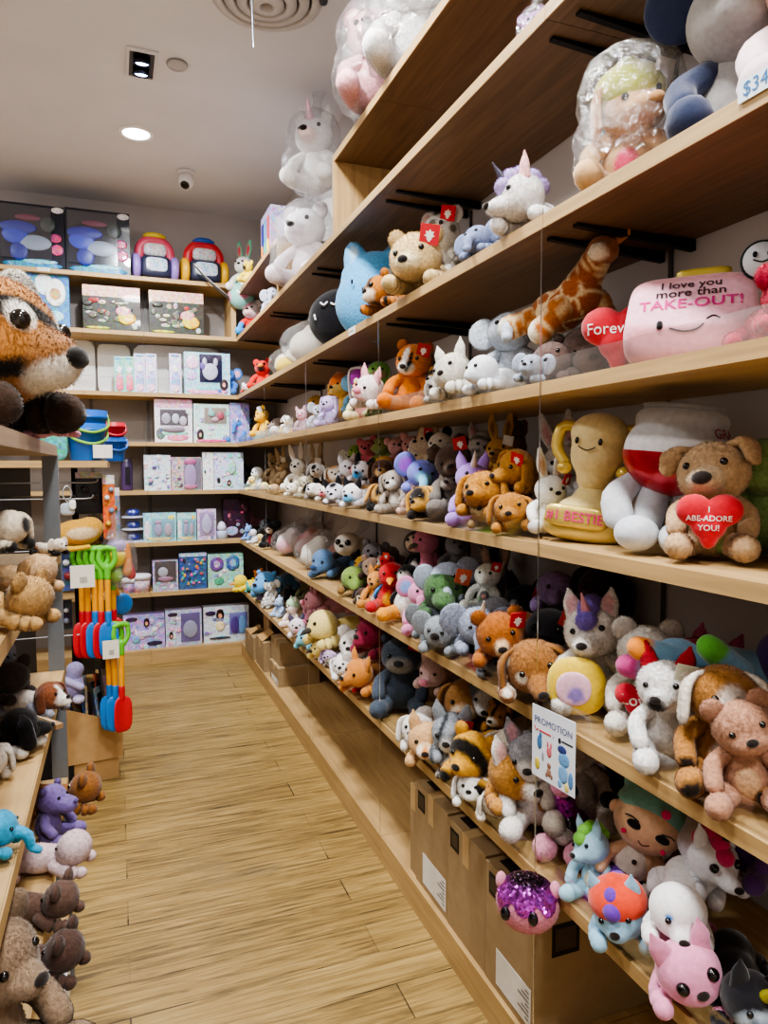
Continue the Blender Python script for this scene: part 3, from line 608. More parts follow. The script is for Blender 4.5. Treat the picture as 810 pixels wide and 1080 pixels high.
o = plain('T', 257.5, .03, -.02, 40, 'pastel_ball', 'pastel pink and teal printed ball hanging near the laughing yellow plush', 'ball')
gput(o, 'ball', blob([(0, 0, 0, .1, .1, .1)], 4), dict(base='8fc9bc', spot=('e58aa8', 7, .045)), 'gloss'); lines(o, 'string', [[(0, 0, .09), (0, .0, .14), (.004, 0, .2)]], .002, 'cccccc')
def window_box():
    o = plain('T', 284, .06, 0, 0, 'toy_box', 'tall lavender toy box with coloured windows high in the corner', 'toy box'); gp = lambda nm, a, b, c, m='print': part(nm, Geo().box(a, b, c), m, o)
    gp('carton', (-.16, 0, 0), (.16, .12, .34), 'b8aed4')
    for i, c in enumerate(('2f3f9a', '6ab0d8', 'd85a6a')): gp('window', (-.13+.09*i, -.003, .04), (-.06+.09*i, -.001, .29), c, 'gloss')
    for i, c in enumerate(('e88a3c', '4ab08a', 'e8d24c')): gput(o, 'toy', blob([(-.095+.09*i, -.006, .1, .026, .006, .05)], 3), c, 'plastic_toy')
    gp('side_print', (-.161, .02, .2), (-.1602, .1, .33), '5a4a8a')
window_box()
# ---- second shelf
btoy('B', 242, 5.74, .24, 'sit', 70, 'koala', '3f74c0', 'bright blue plush with big round ears at the shelf corner', c2='9fc4e8', c3='d9a0b8', belly='9fc4e8')
toy('B', 263, .06, 0, .13, 'prone', 50, 'bear', 'eae4e2', 'white and pink plush with a red scarf lying by the blue plush', c2='f0b8c0', limbs='d8453c')
toy('B', 278, .13, 0, .25, 'sit', 55, 'bear', 'd8352b', 'bright red plush bear with an orange nose and open arms', nose='ec8a2e', ns=.07, c2='2a1412', eye=.045, hp=-8)
def bag_pile(lv, px, dx, S, c, label, seed, t=60):
    o = plain(lv, px, dx, 0, t, 'bagged_plush', label); gput(o, 'plush_body', blob([(0, .05, .28, .33, .28, .27), (0, -.1, .2, .27, .25, .2), (.1, .1, .5, .2, .2, .17)], 4), c, 'plush_fur')
    bagwrap(o, [(0, 0, .3, .45, .4, .34), (.2, .1, .5, .3, .3, .3)], ((.3, .1, .6), (.65, .1, 1.0), .22), 4, seed)
    o.scale = (S, S, S); settle(o, TOP[lv], NEXT[lv], (XF-.12, XB-.006)); return o
bag_pile('B', 305, .13, .26, dict(base='efe6c8', patch=[(0, -.2, .15, .3, 'f0cf52')]), 'yellow and white plush in crumpled clear film beside the red bear', 11)
bag_pile('B', 334, .17, .36, dict(base='e6dccb', patch=[(0, .2, .4, .3, 'f4f0ea')]), 'cream plush in a big crumpled clear bag beside the black pillow', 12)
o = plain('B', 362, .12, .0, 62, 'plush_pillow', 'round black plush pillow with small white marks'); s_ = blob([(0, 0, .14, .16, .13, .14), (.06, 0, .13, .12, .12, .12)], 4)
gput(o, 'body', s_, '17161b', 'plush_fur', 2500); lines(o, 'white_marks', [[(-.075+.05*i, -.128-.002*i, .19-.004*i), (-.06+.05*i, -.131, .18), (-.045+.05*i, -.129, .192)] for i in range(3)]+[[(.09, -.122, .20), (.12, -.11, .19)], [(.1, -.125, .15), (.11, -.12, .145)], [(-.11, -.105, .14), (-.105, -.108, .12)]], .0045, 'f4f4f4')
o = plain('B', 396, .14, 0, 58, 'plush_pillow', 'tall light blue cat-eared plush pillow with a simple face'); s_ = blob([(0, 0, .13, .17, .12, .16), (0, .02, .24, .15, .1, .11), (-.09, .02, .34, .05, .05, .06), (.1, .02, .34, .05, .05, .06)], 4, .1, (0, 0, .18))
gput(o, 'body', s_, dict(base='5aa6da', patch=[(-.09, -.05, .34, .04, 'cfe6f2')]), 'plush_fur', 2500); lines(o, 'face_marks', [[(-.07, -.118, .2), (-.07, -.119, .19)], [(-.02, -.126, .165), (0, -.126, .155), (.02, -.126, .165)], [(.05, -.123, .165), (.06, -.122, .15)]], .005, '20243a'); gput(o, 'eye', blob([(.075, -.107, .215, .022, .014, .028)], 3), 'f6f6f6')
toy('B', 420, .12, 0, .26, 'prone', 45, 'tiger', dict(base='b8742f', stripe=('1f1813', 26, 0, .3)), 'brown striped plush tiger lying between the blue pillow and cream lion', c2='e9d9bf', tagc=None, eye=.04)
toy('B', 453, .12, 0, .36, 'prone', 45, 'lion', 'd9bd88', 'cream plush lion cub lying with paws over the edge and red tag', c2='e7d4a8', tagc='c72b34', pads='b59a68', hp=8)
toy('B', 476, .27, .07, .34, 'sit', 45, 'cat', dict(base='e4e0da', spot=('7f776a', 16, .05)), 'white spotted plush leopard with pink inner ears behind the cream lion', ears='round', er=.11, c3='e0b9b0', tagc='cf2f3b', hy=-15)
toy('B', 520, .1, 0, .17, 'prone', 20, 'elephant', '7f8cae', 'slate blue plush lying flat at the shelf edge beside the white unicorn')
toy('B', 566, .11, 0, .25, 'prone', 15, 'unicorn', 'f1eeec', 'fluffy white plush unicorn with pink ear and lilac mane lying on the second shelf', earc='edb7b4', mane='b9a3d8', horn='4a4656', hy=-40)
o = toy('B', 655, .14, 0, .29, 'sit', 62, 'dog', 'd2ab7c', 'tan plush dog in a clear bag with a green hood and pink bib', hat='b7bf48', c2='cf9f6c', earc='c0905c', ml=.2, mw=.15, belly='d8426a', mat='velour', tagc='e9e6e0', hy=25, nose='b98a5c', ns=.05)
bagwrap(o, [(0, -.02, .1, .11, .13, .1), (0, -.02, .21, .11, .12, .1)], None, 4, 21)
toy('B', 766, .22, 0, .40, 'sit', 50, 'elephant', 'a3a09d', 'big grey plush with navy ears slumped against the wall', earc='2c3550', limbs='2c3550', trunk=None, ml=.1, hr=20, mat='velour')
toy('B', 850, .24, 0, .40, 'sit', 45, 'bear', 'e9cfd3', 'large pale pink plush cut by the right edge above the price card', c2='f0dcd8', head='e2b9a4', mat='velour')
# ---- third shelf
T3 = lambda *a, **k: toy('C', *a, **k)
btoy('C', 251, 5.72, .24, 'sit', 62, 'elephant', '3f7fd0', 'bright blue plush elephant lying at the third shelf corner', mat='velour')
T3(270, .2, .03, .24, 'sit', 55, 'koala', '8f95a6', 'grey plush with big round ears behind the yellow plush with paper tag')
T3(281, .1, .02, .22, 'sit', 55, 'bear', 'e9b83c', 'golden yellow plush bear with a paper tag on its chest', tagc='d9dfe8', belly='f0c85a')
T3(293, .08, 0, .13, 'prone', 50, 'duck', 'f0efe9', 'small white plush duck with yellow wing near the far third shelf', wings='f0c233')
T3(303, .1, 0, .14, 'sit', 50, 'sheep', 'eae6e0', 'white plush lamb with a yellow foot near the far third shelf', feet='eac233')
T3(311, .27, .02, .27, 'prone', 35, 'dog', '8d7f76', 'taupe plush dog lying in the back row of the third shelf')
T3(322, .08, 0, .14, 'sit', 45, 'pig', 'dfb4bb', 'small dusty pink plush pig beside the lavender bunny')
T3(335, .1, 0, .15, 'sit', 50, 'mouse', 'c4cbd6', 'pale grey blue plush mouse beside the lavender bunny')
T3(338, .28, .03, .24, 'sit', 40, 'bird', 'd8a63a', 'mustard plush bird in the back row of the third shelf', wings='c8922c')
T3(350, .08, 0, .17, 'sit', 50, 'bunny', 'c9b8e6', 'lavender plush bunny sitting at the front of the third shelf', ears='lop', c3='e7d6ee')
T3(352, .25, .02, .26, 'sit', 40, 'seal', 'a48a90', 'mauve plush seal behind the lavender bunny')
T3(364, .2, .05, .24, 'sit', 50, 'giraffe', 'e8bd62', 'yellow plush giraffe with an orange tuft on its head', neck=0, hat='e0762b', c2='ecc878')
T3(378, .22, .05, .22, 'sit', 45, 'elephant', '7fb3cd', 'light blue plush elephant beside the magenta butterfly')
o = plain('C', 391, .22, .1, 40, 'plush_butterfly', 'magenta plush butterfly with a white rim on the third shelf')
gput(o, 'body', limb([(0, 0, 0), (0, -.02, .08), (0, 0, .17)], [.02, .028, .02]), '8a2a94')
for s in (-1, 1): gput(o, 'wing', blob([(s*.06, .0, .13, .055, .02, .06), (s*.05, .0, .04, .045, .02, .045)], 3, .15, (s*.055, 0, .09)), dict(base='b03fb4', spot=('f0e4f4', 5, .014))); lines(o, 'wing_rim', [[(s*.02, -.012, .17), (s*.1, -.012, .17), (s*.11, -.012, .1), (s*.09, -.012, .01), (s*.03, -.012, .01)]], .006, 'f2ecf4')
T3(384, .08, 0, .19, 'sit', 50, 'tiger', dict(base='efe0b4', patch=[(0, .1, .75, .18, 'e2642e')]), 'cream plush cub with an orange red forehead at the shelf front', head=dict(base='efdca0', patch=[(0, -.1, .2, .16, 'e0602c')]), body='e6a0a0')
T3(405, .23, .08, .22, 'sit', 45, 'frog', '8fce6b', 'lime green plush frog with brown face behind the white pig', c2='9a8266', arms=False)
T3(407, .1, .02, .25, 'prone', 20, 'pig', 'ebdfdd', 'white and pink plush pig lying beside the orange lion', c2='f0b9bf', earc='e8a7b0')
T3(398, .07, 0, .1, 'sit', 45, 'frog', '7aa35a', 'tiny green plush under the white pig')
T3(432, .12, 0, .28, 'sit', 50, 'lion', 'd07a1f', 'orange plush lion with black and white muzzle and red tag', c2='f0ebe4', tagc='b5302c', facep=[(.05, -.28, .03, (.035, .2, .16), '15120f'), (-.03, -.26, .1, (.05, .2, .14), 'f0ebe4')], hp=12, pads='c56a15', earc='c06c18')
T3(463, .25, .02, .25, 'sit', 40, 'seal', 'a89c8c', 'grey beige plush seal behind the orange lion', hy=30)
T3(487, .25, .05, .27, 'prone', 10, 'tiger', dict(base='c58e3c', stripe=('17130f', 22, 1, .35)), 'striped plush tiger with white belly patch lying on the third shelf', c2=WH, belly=WH)
T3(478, .1, 0, .17, 'prone', 40, 'dog', '9c948c', 'grey brown plush dog lying in front of the tiger')
T3(505, .1, 0, .24, 'prone', 20, 'cat', 'dcd6c9', 'cream plush cat lying at the front edge below the grey elephant', hy=20)
T3(532, .08, 0, .19, 'prone', 15, 'dolphin', dict(base='dfe3ea', patch=[(0, .3, .3, .3, '43527e')]), 'white and navy plush whale lying at the third shelf edge', mat='velour')
T3(540, .12, .0, .25, 'sit', 40, 'elephant', 'b6bec8', 'fluffy light grey plush elephant sitting with trunk raised', hp=-20)
T3(571, .07, 0, .13, 'prone', 15, 'mouse', '9fa9b8', 'small pale grey plush near the clear lip corner')
def giraffe():
    o = plain('C', 572, .15, .15, 8, 'plush_giraffe', 'orange spotted plush giraffe lying on top of the dark brown bear', ry=0); o.scale = (.74,)*3
    sp = dict(base='dfc496', cells=('9c5220', 40, .0065))
    gput(o, 'body', blob([(.07, 0, .07, .12, .075, .075), (.17, 0, .1, .08, .07, .075)], 5, .15, (.1, 0, .08)), sp, 'plush_fur', 2500)
    gput(o, 'neck', limb([(.18, 0, .13), (.23, -.01, .17), (.27, -.02, .2)], [.06, .05, .045]), sp, 'plush_fur', 900)
    h = gput(o, 'head', blob([(.29, -.02, .215, .05, .05, .045), (.32, -.06, .195, .035, .045, .03)], 3), dict(base='a8622a', patch=[(.33, -.09, .19, .04, 'e9dcc4')]), 'plush_fur', 900)
    for s in (-1, 1): gput(o, 'horn', limb([(.28+s*.02, -.01, .25), (.285+s*.025, -.005, .28)], [.008, .014]), 'e9dcc4', par=h); gput(o, 'ear', limb([(.29+s*.035, 0, .235), (.29+s*.075, 0, .25)], [.014, .016], .5), 'b8743a', par=h)
    gput(o, 'tail', limb([(-.04, .02, .09), (-.08, .03, .12)], [.012, .01]), 'a4541c')
    for a, b in (((.0, -.05, .05), (-.06, -.1, .03)), ((-.03, .04, .05), (-.1, .03, .05)), ((.15, -.06, .06), (.1, -.1, -.01)), ((.2, .05, .08), (.22, .09, 0))):
        e = np.array(b); gput(o, 'leg', limb([a, tuple((np.array(a)+e)/2), b], [.045, .042, .045]), dict(base='dfc496', cells=('b0641f', 26, .006), patch=[(e[0]-.02, e[1]-.02, e[2], .045, 'e9dcc4')]), 'plush_fur', 700)
giraffe()
T3(606, .2, 0, .25, 'prone', 75, 'hippo', '5a4a44', 'dark brown plush bear lying beneath the giraffe', ears='round', c2='66554d', tail=None, ml=.14)
T3(594, .15, 0, .2, 'prone', 30, 'seal', '6a5650', 'brown round plush with blue trim leaning at the third shelf front')
o = plain('C', 650, .11, .0, 42, 'heart_pillow', 'red plush heart pillow with white lettering beside the pink box'); hg = heartgeo(.085); hg = (hg[0]+np.array((0, 0, .085)), hg[1])
gput(o, 'heart', hg, 'b51f2e', 'velour'); g = Geo(); wrap_text(g, hg, 'Forever', .034, 'f2e9e6', (-.01, 0, .10), (1, 0, 0), (0, 0, 1), (0, 1, 0)); part('lettering', g, 'velour', o)
def takeout():
    o = plain('C', 724, .13, .0, 44, 'plush_box', 'pink plush food box pillow with a winking face and lettering'); V, F = softbox(.118, .075, .09, 6, 5, (0, 0, .09))
    V = V.copy(); z = V[:, 2]; k = np.clip((z-.065)/.115, 0, 1); V[:, 1] += k*.085; V[:, 0] *= 1-.06*k+.0; V[:, 1] += (1-k)*0
    sf = (V, F); gput(o, 'body', sf, dict(base='dd98a2', patch=[(0, -.05, .115, (.16, .14, .055), 'ecb4c4')]), 'velour', 0)  # paler upper panel over darker front: light and shade painted into the pink
    g = Geo(); u, v, d = (1, 0, 0), (0, -.42, .9), (0, 1, -.1)
    for s, sz, zz, c in (('I love you', .027, .152, '2a1c22'), ('more than', .029, .132, '2a1c22'), ('TAKE-OUT!', .035, .107, 'cf2a86')): wrap_text(g, sf, s, sz, c, (.0, 0, zz), u, v, d, .002, .012)
    part('lettering', g, 'velour', o); g = Geo(); bvh = BVHTree.FromPolygons([tuple(q) for q in V], F)
    def onf(x, z): h = bvh.ray_cast(Vector((x, -1, z)), Vector((0, 1, 0))); return (x, h[0].y-.001, z)
    for pa, r in (([(-.05, .072), (-.05, .066)], .006), ([(-.032, .062), (-.01, .055), (.012, .057), (.024, .066)], .0016), ([(.03, .076), (.04, .081), (.05, .076)], .0018)):
        P = [onf(*q) for q in pa]; W, G = limb(P, [r]*len(P), 1, 6, 10); g.add(W, G, '1a1216')
    part('stitched_face', g, 'velour', o)
    gput(o, 'handle', softbox(.05, .012, .012, 5, 3, (.02, .06, .185)), 'd9c65a', 'satin')
    g = Geo(); V, F = lathe([(.001, -.003), (.036, -.003), (.036, .003), (.001, .003)], 28); V = V[:, [0, 2, 1]]+np.array((.118, -.0, .185)); g.add(V, F, '20262c'); V, F = lathe([(.001, -.004), (.032, -.004), (.032, .0), (.001, 0)], 28); V = V[:, [0, 2, 1]]+np.array((.118, -.0, .185)); g.add(V, F, 'd3dbe2')
    for e in (-.012, .012): V, F = limb([(.118+e, -.006, .197), (.118+e, -.006, .194)], [.004]*2, 1, 6, 4); g.add(V, F, '101418')
    V, F = limb([(.104, -.006, .186), (.118, -.006, .181), (.132, -.006, .186)], [.0014]*3, 1, 5, 10); g.add(V, F, '101418'); part('round_tag', g, 'paper', o)
takeout()
T3(816, .12, 0, .2, 'prone', 40, 'bear', 'c33350', 'crimson plush bear with a white price ticket at the right edge of the third shelf', tagc='e8e6e2')
# ---- fourth shelf
T4 = lambda *a, **k: toy('D', *a, **k)
T4(262, .1, .0, .2, 'sit', 50, 'cat', '1d1b1e', 'black plush cat sitting in the far corner of the fourth shelf')
T4(271, .09, .0, .2, 'sit', 45, 'seal', 'e3e8ec', 'white round-headed plush in front of the black cat', mat='velour')
T4(267, .05, 0, .12, 'sit', 45, 'duck', 'efe0a0', 'tiny pale yellow plush chick at the far fourth shelf edge')
T4(283, .07, 0, .13, 'prone', 40, 'duck', 'f0df9a', 'pale yellow plush duck lying on the far fourth shelf')
T4(290, .27, .04, .25, 'sit', 40, 'bear', 'b7a07c', 'beige plush bear with a paper tag in the far back row', tagc='e8e6df')
T4(301, .26, .04, .25, 'sit', 40, 'bunny', 'c4ad8c', 'fawn plush bunny with two paper tags in the far back row', tagc='e8e6df')
T4(296, .08, 0, .12, 'prone', 40, 'dog', 'b7946a', 'small tan plush dog lying beside the cream round plush')
T4(315, .16, .02, .25, 'sit', 45, 'bunny', 'ece7dd', 'white plush bunny with tall upright ears in the middle of the far pile', c3='efe2d6')
T4(312, .07, 0, .15, 'prone', 50, 'bear', 'e9e3d4', 'cream round plush lying under the white bunny')
T4(324, .09, 0, .14, 'sit', 45, 'sheep', 'd9d2b8', 'cream plush lamb sitting between the round plush and the dalmatian')
T4(335, .27, .02, .28, 'sit', 40, 'bunny', 'bba488', 'light brown plush bunny with a hanging paper tag in the back row', tagc='eeece6')
T4(350, .29, 0, .22, 'prone', 30, 'seal', '4c4f57', 'dark grey plush seal in the back row of the fourth shelf')
T4(333, .09, .0, .17, 'prone', 55, 'dog', dict(base='f0eeec', spot=('17161a', 8, .07)), 'white dalmatian plush with black spots at the shelf edge', earc='1a181a')
T4(337, .2, .09, .19, 'prone', 50, 'cow', dict(base='f2f0ee', spot=('1a181b', 6, .1)), 'black and white plush cow lying atop the dalmatian', c2='eedcc8')
T4(349, .08, 0, .15, 'prone', 50, 'mouse', 'ece0d8', 'white plush guinea pig with pink mouth at the shelf edge', c2='e0707c')
T4(356, .19, .07, .2, 'prone', 50, 'dog', dict(base='efe6d8', spot=('c8843c', 4, .14)), 'white and ginger plush dog lying in the middle of the dog pile')
T4(368, .2, .1, .2, 'prone', 50, 'cat', 'eeecf2', 'white plush cat lying above the black and white dogs')
T4(364, .08, 0, .19, 'prone', 50, 'husky', dict(base='e6e4f0', spot=('17161a', 5, .12)), 'white and black plush husky lying at the shelf edge', earc='17161a')
T4(381, .08, 0, .19, 'prone', 50, 'husky', dict(base='f0eef4', spot=('17161a', 3, .1)), 'white plush husky with sky blue muzzle, lower of two', c2='56b4ea', earc='17161a')
T4(391, .19, .09, .2, 'prone', 45, 'husky', dict(base='f0ecf4', spot=('17161a', 3, .11)), 'white plush husky with sky blue muzzle, upper of two', c2='4aa6e6', earc='17161a')
o = plain('D', 392, .29, -.0, 0, 'storage_crate', 'plain wooden riser box behind the pile on the fourth shelf', 'box'); gput(o, 'riser', (lambda q: (np.array(q.V[0]), q.F))(Geo().box((-.26, -.05, 0), (.26, .06, .13))), 'a98358', 'paper')
T4(372, .27, .135, .14, 'sit', 45, 'mouse', 'd8d6c6', 'tiny white plush on the riser beside the green frogs')
T4(379, .27, .135, .17, 'sit', 45, 'frog', '86ab4a', 'leaf green plush frog on the riser beside the rose pink bear')
T4(390, .27, .135, .2, 'sit', 50, 'bear', 'd4727c', 'rose pink plush bear with a red heart on the riser', belly='a8283a')
T4(407, .28, .135, .2, 'sit', 45, 'frog', '8f9c5a', 'olive green plush turtle with a red bow on the riser', belly='9c2a34')
T4(423, .28, .135, .19, 'sit', 45, 'bear', 'dca9a6', 'pale pink plush bear with a red heart, left of a pink pair', belly='a8283a')
T4(434, .28, .135, .19, 'sit', 45, 'bear', 'd8a09e', 'pale pink plush bear with a red heart, right of a pink pair', belly='b0303c')
T4(405, .08, 0, .2, 'prone', 45, 'dog', dict(base='c79a58', patch=[(0, -.1, .05, .2, '1c1a1b')]), 'tan plush dog with black legs lying by the grey puppy', limbs='1c1a1b', c2='caa25e')
T4(412, .19, .1, .19, 'prone', 40, 'dog', '5a3c2e', 'dark brown plush dog lying under the cream dog', c2='d8b070')
T4(420, .08, 0, .18, 'sit', 50, 'dog', 'a89d92', 'grey plush puppy with white scarf sitting at the shelf edge', c2=WH, belly=WH)
T4(417, .24, .13, .17, 'prone', 45, 'dog', 'cf9c46', 'golden plush dog high in the dog pile')
T4(437, .23, .14, .2, 'prone', 55, 'cat', dict(base='efe6da', spot=('9a6a38', 5, .11)), 'calico plush cat lying high beside the cream dog', hy=20)
T4(445, .12, .06, .23, 'prone', 55, 'elephant', dict(base='6f78c8', grad=('8a4ac6', 2, .2, .5)), 'purple and blue plush elephant near the dark brown bear', c2='7cc0e4', c3='a45ad8', mat='velour')
T4(457, .24, .12, .25, 'sit', 50, 'bear', 'e3cdab', 'cream plush bear with a red tag facing away in the second row', tagc='c03034')
T4(437, .07, 0, .14, 'sit', 50, 'monkey', 'c9a79a', 'small pinkish grey plush at the shelf edge below the purple elephant')
T4(456, .08, 0, .2, 'prone', 50, 'dog', dict(base='c99a4c', patch=[(0, -.2, .1, .2, '201c1c')]), 'tan and black plush dog lying below the cream bear', limbs='2a2524')
T4(472, .1, 0, .19, 'sit', 50, 'raccoon', dict(base='8f867e', spot=('4e463f', 12, .06)), 'mottled grey plush raccoon sitting beside the dark brown bear')
T4(470, .24, .12, .2, 'sit', 50, 'panda', 'efe8da', 'cream and black plush panda in the second row behind the brown bear', earc='171516', limbs='171516')
T4(486, .13, .02, .25, 'sit', 50, 'bear', '4a382c', 'dark chocolate plush bear with a mottled vest and open red tag', c2='5e4a3c', body='6a625c', limbs='77706a', tagc='d23a30')
T4(505, .27, .1, .27, 'sit', 45, 'cat', dict(base='c9c4be', stripe=('77706a', 30, 2, .3)), 'grey tabby plush cat with pink ears in the shaded back row', c3='d9a8a4', belly='e6e2dc')
T4(502, .09, 0, .21, 'sit', 55, 'unicorn', 'a57fd0', 'purple plush unicorn with white horn at the shelf edge', horn='efe6ea', ml=.1, mat='velour')
T4(528, .2, .1, .3, 'sit', 40, 'kangaroo', 'c99b52', 'golden plush kangaroo with huge upright ears and white price ticket', er=.1, c3='7d5a34', tagc='e8ece8', c2='b98a50')
T4(517, .09, 0, .17, 'prone', 50, 'raccoon', 'a58a62', 'tan grey plush lying at the edge beside the purple unicorn')
T4(530, .12, .03, .24, 'prone', 35, 'dog', 'bd8436', 'ginger plush dog lying low at the edge under the kangaroo', fl=.035)
T4(566, .19, .1, .22, 'prone', 15, 'dog', 'c08a3e', 'caramel plush dog with red tag sprawled on the dog pile', tagc='c82a2c', hp=10, fl=.035)
T4(548, .09, 0, .19, 'prone', 30, 'dog', 'b27a34', 'ginger brown plush dog with folded ear beside the white bunny', fl=.035)
T4(545, .3, .2, .22, 'sit', 30, 'bear', '6d4a2c', 'brown plush bear deep in the shaded back row')
T4(573, .1, 0, .17, 'sit', 55, 'bunny', 'efefec', 'small white plush bunny with a tan inner ear and red tag', c3='c9a488', tagc='c92630', mat='velour')
T4(592, .25, .04, .26, 'sit', 45, 'bunny', 'dcd8d4', 'white and brown plush bunny behind the gold trophy', c3='dcaeb0', body=dict(base='dedad6', patch=[(0, 0, .1, .2, '9a6a40')]))
def trophy():
    o = plain('D', 620, .13, 0, 33, 'plush_trophy', 'gold plush trophy with smiling face and satin base', ry=6)
    gd = 'e0ca94'
    V, F = softbox(.088, .062, .034, 3.2, 4, (0, 0, .034)); gput(o, 'base', (V, F), 'd0ba70', 'satin')
    gput(o, 'base_top', blob([(0, 0, .062, .066, .052, .03), (0, .0, .085, .035, .032, .035)], 4, .2, (0, 0, .07)), 'dcc88c', 'velour')
    V, F = softbox(.062, .012, .021, 6, 3, (-.006, -.058, .052)); p = gput(o, 'plaque', (V, F), 'd6bb62', 'satin')
    g = Geo(); wrap_text(g, (V, F), '#1 BESTIE', .027, 'd8307a', (-.006, -.1, .052), (1, 0, 0), (0, 0, 1), (0, 1, 0), .0015, .01); part('lettering', g, 'velour', p)
    cu = blob([(0, 0, .175, .052, .047, .055), (0, 0, .215, .056, .05, .04), (0, 0, .125, .035, .033, .03)], 4, .15, (0, 0, .18)); c_ = gput(o, 'cup', cu, gd, 'velour')
    for s in (-1, 1):
        gput(o, 'handle', limb([(s*.05, .01, .225), (s*.082, .012, .222), (s*.088, .01, .18), (s*.062, .0, .15)], [.01, .013, .013, .01]), 'd9bd60', 'satin'); gput(o, 'knob', blob([(s*.06, -.012, .142, .015, .013, .013)], 3), 'd9bd60', 'satin')
    for x in (-.026, .02): gput(o, 'eye', blob([(x, -.048, .198, .0042, .003, .0068)], 3), '14110e', 'gloss', par=c_)
    lines(o, 'smile', [[(-.022, -.0485, .187), (-.004, -.0505, .181), (.012, -.0495, .187)]], .0012, '3a2a14', c_)
trophy(); bpy.data.objects['plush_trophy'].scale = (1.18,)*3
def goblet():
    o = plain('D', 702, .16, 0, 42, 'plush_wine_glass', 'silver and red plush wine glass with grey legs', ry=6)
    for s in (-1, 1):
        gput(o, 'foot', blob([(s*.035-.005, -.075, .032, .036, .045, .03)], 3), 'c9cdd4', 'velour'); gput(o, 'leg', limb([(s*.03, -.04, .05), (s*.03, -.015, .075), (s*.025, 0, .105)], [.026, .027, .026]), 'b9bcc2', 'velour')
    gput(o, 'arm', limb([(-.062, .0, .115), (-.085, -.03, .085), (-.075, -.055, .055)], [.02, .026, .026], .7), 'bdbfc6', 'velour')
    V, F = blob([(0, 0, .17, .088, .08, .075), (0, 0, .225, .075, .068, .03)], 5, .12, (0, 0, .175))
    K = colour(V, dict(base='a5a3a3', patch=[(0, 0, .175, (.2, .2, .02), 'e9eaee')])); g = Geo(); lo = V[:, 2] < .166; hi = [f for f in F if not all(lo[i] for i in f)]; g.add(V, hi, K); cu = part('cup', g, 'velour', o)
    g = Geo().add(V*np.array((1.02, 1.02, 1))-np.array((0, 0, .0005)), [f for f in F if any(lo[i] for i in f)], 'b01424'); part('wine_band', g, 'satin', o, 'shiny red lower half')
    W, G = lathe([(.062, .242), (.066, .25), (.056, .252), (.05, .24)], 32); gput(o, 'rim', (W*np.array((1, .9, 1)), G), '8c8a8a', 'velour')
    g = Geo(); wrap_text(g, (V, F), 'GRA', .022, '8a1a34', (.05, 0, .205), (.85, .5, 0), (0, .0, 1), (-.5, .85, 0), .002, .01); part('lettering', g, 'velour', cu)
goblet(); bpy.data.objects['plush_wine_glass'].scale = (1.2,)*3
def heart_bear():
    def ex(t, put, X, hd):
        V, F = heartgeo(.25, .3); h = put('heart', (V+np.array((-.02, -.42, .33)), F), 'c81f30', fur=0, mt='velour')
        g = Geo()
        for s, sz, z in (('I', .06, .41), ('ABE-ADORE', .058, .345), ('YOU!', .062, .275)): wrap_text(g, (V+np.array((-.02, -.42, .33)), F), s, sz, 'f1e4e2', (-.02, -1, z), (1, 0, 0), (0, 0, 1), (0, 1, 0), .004, .01)
        part('lettering', g, 'velour', h, None, Matrix.Scale(.235, 4))
    T4(752, .14, 0, .235, 'sit', 44, 'bear', 'c6a680', 'tan plush bear hugging a red lettered heart', c2='dcc4a4', hy=-14, hp=-6, ears='fold', earc='b8946c', extra=ex, fix=1, hr=-8, nose='2a211c', ns=.055, hs=1.12, fat=1.1, fl=.03, sub=5, ml=.1, mw=.12, group='plush toys on the fourth shelf')
heart_bear()
T4(800, .25, 0, .25, 'sit', 40, 'frog', '7f9a5c', 'pale green plush frog behind the tan bear at the right edge')
# ---- fifth shelf
T5 = lambda *a, **k: toy('E', *a, **k)
T5(263, .06, 0, .13, 'sit', 45, 'bear', '7fa3dc', 'light blue plush bear in the far corner of the fifth shelf')
T5(270, .2, .06, .19, 'prone', 45, 'pig', 'd69ac6', 'lilac pink plush pig lying in the far corner pile')
T5(268, .05, 0, .12, 'sit', 45, 'penguin', 'dfe3ee', 'tiny white and purple plush penguin at the far shelf edge', belly=WH)
T5(283, .22, .05, .2, 'prone', 40, 'seal', '7d8590', 'grey plush seal lying behind the black round-eared plush')
T5(287, .1, .01, .2, 'sit', 40, 'bear', '17161a', 'black plush with large round ears and red body in the far pile', er=.14, body='8c2a34', c2='d9bda4')
T5(275, .06, 0, .1, 'sit', 45, 'duck', 'e6d6a0', 'tiny cream plush chick beside the black round-eared plush')
bag_pile('E', 303, .12, .24, dict(base='ece2e0', patch=[(0, -.2, .15, .25, 'eeb8c6')]), 'white and pink plush in clear film at the far fifth shelf', 31, 45)
bag_pile('E', 318, .25, .3, dict(base='b8a79a', patch=[(0, -.2, .4, .25, '9fb4c8')]), 'taupe plush in clear film in the back row beside the wall', 32, 45)
bag_pile('E', 331, .12, .25, 'efe9dc', 'cream white plush in clear film with folded paws at the shelf edge', 33, 45)
bag_pile('E', 330, .27, .27, 'd9a0a0', 'pink plush in clear film lying behind the cream film bundle', 34, 40)
bag_pile('E', 364, .28, .36, 'c58a78', 'salmon plush in tall clear film against the wall', 35, 40)
T5(352, .15, 0, .27, 'prone', 50, 'lizard', '5a7ca6', 'slate blue plush dinosaur lying with its snout at the shelf front', nose='2f4a76', ns=.06, hp=14)
T5(380, .27, .1, .3, 'prone', 50, 'panda', 'dcd6cc', 'white plush panda head with one big black eye patch', eye=.06, limbs=BK, hs=1.1, ears=None)
T5(376, .1, 0, .24, 'prone', 45, 'lizard', '7f9a4c', 'green plush crocodile with yellow belly at the shelf front', belly='d8b860', feet='8d6a3c')
